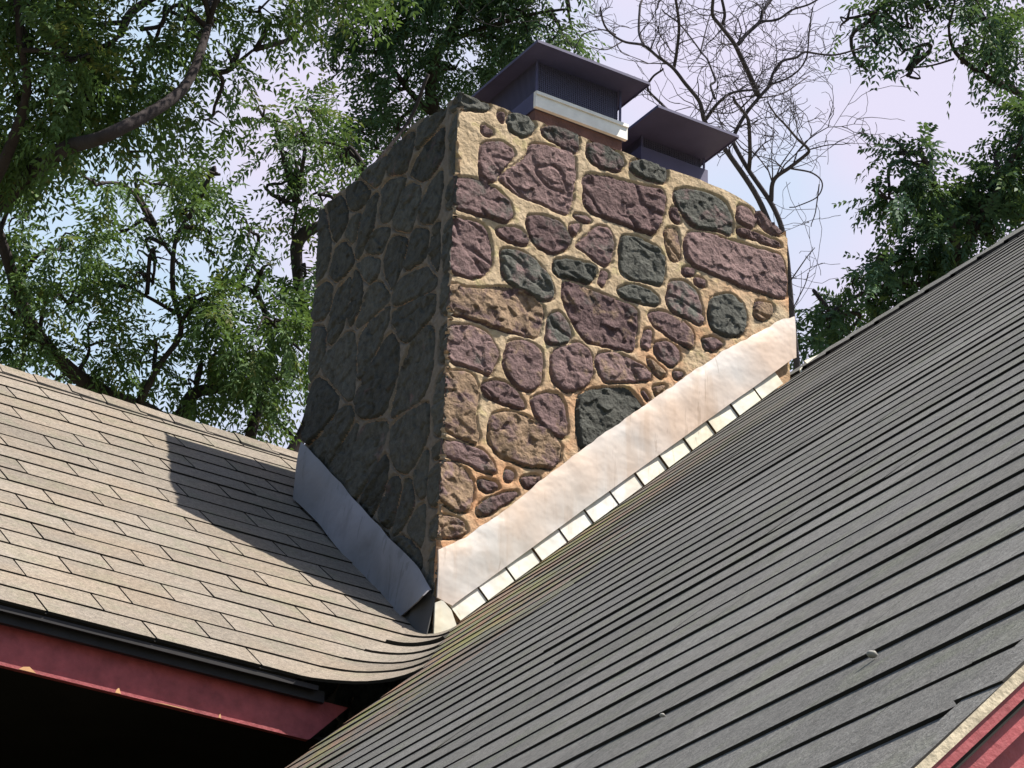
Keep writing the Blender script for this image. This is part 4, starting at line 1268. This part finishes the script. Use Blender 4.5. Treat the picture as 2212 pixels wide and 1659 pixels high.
# F: the bare tree behind the chimney
def bare_tree():
    d = 13.5
    base = foot(1740, d)
    root = empty('bare_tree', base)
    tag(root, 'leafless grey tree with tangled thin twigs behind the chimney caps', 'tree')
    s = 1024 / 2212
    px = s * d / FPX
    tb = MB()
    q_ = random.Random(31)
    paths = [
        ([(1740, 1100), (1722, 820), (1717, 760), (1711, 690), (1705, 620), (1699, 555), (1689, 495), (1675, 458), (1656, 425), (1618, 369), (1587, 312), (1589, 289), (1610, 248), (1638, 212), (1661, 184), (1669, 159), (1689, 133), (1720, 125), (1740, 113), (1805, 120), (1880, 100)], 8.5, 2.0),
        ([(1618, 369), (1622, 333), (1620, 270), (1612, 248), (1590, 222), (1585, 210)], 5, 3),
        ([(1636, 205), (1618, 159), (1602, 123), (1587, 92), (1559, 56), (1541, 31), (1543, -20)], 6.5, 3.5),
        ([(1559, 56), (1564, 31), (1553, -20)], 4, 3),
        ([(1592, 95), (1610, 74), (1641, 46), (1648, 23), (1666, 0), (1680, -30)], 5, 3),
        ([(1641, 46), (1679, 43), (1712, 23), (1753, 10), (1800, -20)], 3, 1.8),
        ([(1690, 545), (1640, 430), (1580, 340), (1535, 280), (1520, 256), (1510, 218), (1479, 179), (1451, 143), (1418, 118), (1390, 95), (1346, 87), (1310, 59), (1297, 15)], 7, 2),
        ([(1454, 143), (1459, 113), (1464, 64), (1461, 26), (1454, -20)], 4, 3),
        ([(1390, 95), (1382, 67), (1387, 0)], 3.4, 2.6),
        ([(1523, 256), (1548, 223), (1582, 200), (1635, 195)], 4.4, 2.4),
        ([(1546, 215), (1536, 184), (1546, 174), (1528, 128), (1515, 113), (1469, 51), (1430, 20)], 2.8, 1.6),
        ([(1515, 113), (1525, 70), (1535, 30)], 1.8, 1.2),
        ([(1664, 435), (1671, 389), (1707, 361), (1746, 330), (1744, 318), (1725, 300), (1700, 270), (1679, 248), (1659, 218)], 5.5, 1.6),
        ([(1707, 361), (1751, 371), (1774, 394), (1761, 425), (1705, 448)], 2.2, 1.2),
        ([(1768, 400), (1762, 460), (1752, 490)], 1.6, 1.0),
        ([(1428, 223), (1397, 192), (1408, 166), (1433, 148)], 3, 2.2),
        ([(1500, 300), (1460, 255), (1428, 223)], 3.4, 3),
        ([(1746, 322), (1790, 312), (1830, 310)], 1.6, 1.0),
        ([(1661, 184), (1700, 172), (1730, 150), (1745, 120), (1750, 60), (1756, 15)], 2.4, 1.3),
        ([(1640, 212), (1690, 205), (1730, 180), (1750, 165)], 2.0, 1.1),
        ([(1330, 75), (1300, 65), (1260, 75), (1240, 105)], 2.0, 1.1),
        ([(1346, 87), (1310, 105), (1275, 100)], 1.8, 1.0),
        ([(1700, 620), (1740, 560), (1760, 535)], 1.6, .9),
        ([(1705, 680), (1735, 620), (1745, 590)], 1.4, .9)]
    twigs = []
    for k, (pp, r0, r1) in enumerate(paths):
        dd = q_.uniform(-.45, .45) if k else 0
        n = len(pp)
        pts = [P(x, y, d + dd * j / max(1, n - 1)) for j, (x, y) in enumerate(pp)]
        if k == 0: pts[0] = Vector(base)
        rr = [(r0 + (r1 - r0) * (j / (n - 1)) ** .8) * px for j in range(n)]
        w, r2 = wander(pts, rr, 6, .012, k)
        tb.tube(w, r2, 7)
        st = 0 if k else int(len(w) * .42)
        for j in range(st, len(w) - 1): twigs.append((w[j], (w[j + 1] - w[j]).normalized(), r2[j]))
    def spray(p, dr, r, L, lvl):
        n = 7
        crv = Vector((q_.gauss(0, .2), q_.gauss(0, .2), q_.gauss(0, .2)))
        pts, cur, dd = [p], p, dr
        for j in range(n):
            dd = (dd + crv + Vector((q_.gauss(0, .22), q_.gauss(0, .22), q_.gauss(.02, .22)))).normalized()
            cur = cur + dd * (L / n)
            pts.append(cur)
        tb.tube(pts, [max(r * (1 - .75 * j / n), .0012) for j in range(n + 1)], 4)
        if lvl > 0:
            for j in range(1, n + 1):
                if q_.random() < .5:
                    a = (dd + Vector((q_.gauss(0, .8), q_.gauss(0, .8), q_.gauss(0, .7)))).normalized()
                    spray(pts[j], a, r * .62, L * q_.uniform(.4, .75), lvl - 1)
    for k in range(len(twigs)):
        p, t, r = twigs[k]
        if r < .0012 or q_.random() > .16: continue
        a = (t * .5 + RIGHT * q_.gauss(0, .7) + UP * q_.gauss(.25, .6) + FWD * q_.gauss(0, .7)).normalized()
        spray(p, a, min(.0036, r * .42), q_.uniform(.14, .45), 2 if q_.random() < .35 else 1)
    t_ = tb.build('trunk', M['bark_grey'], root)
    t_.location = -root.location
bare_tree()
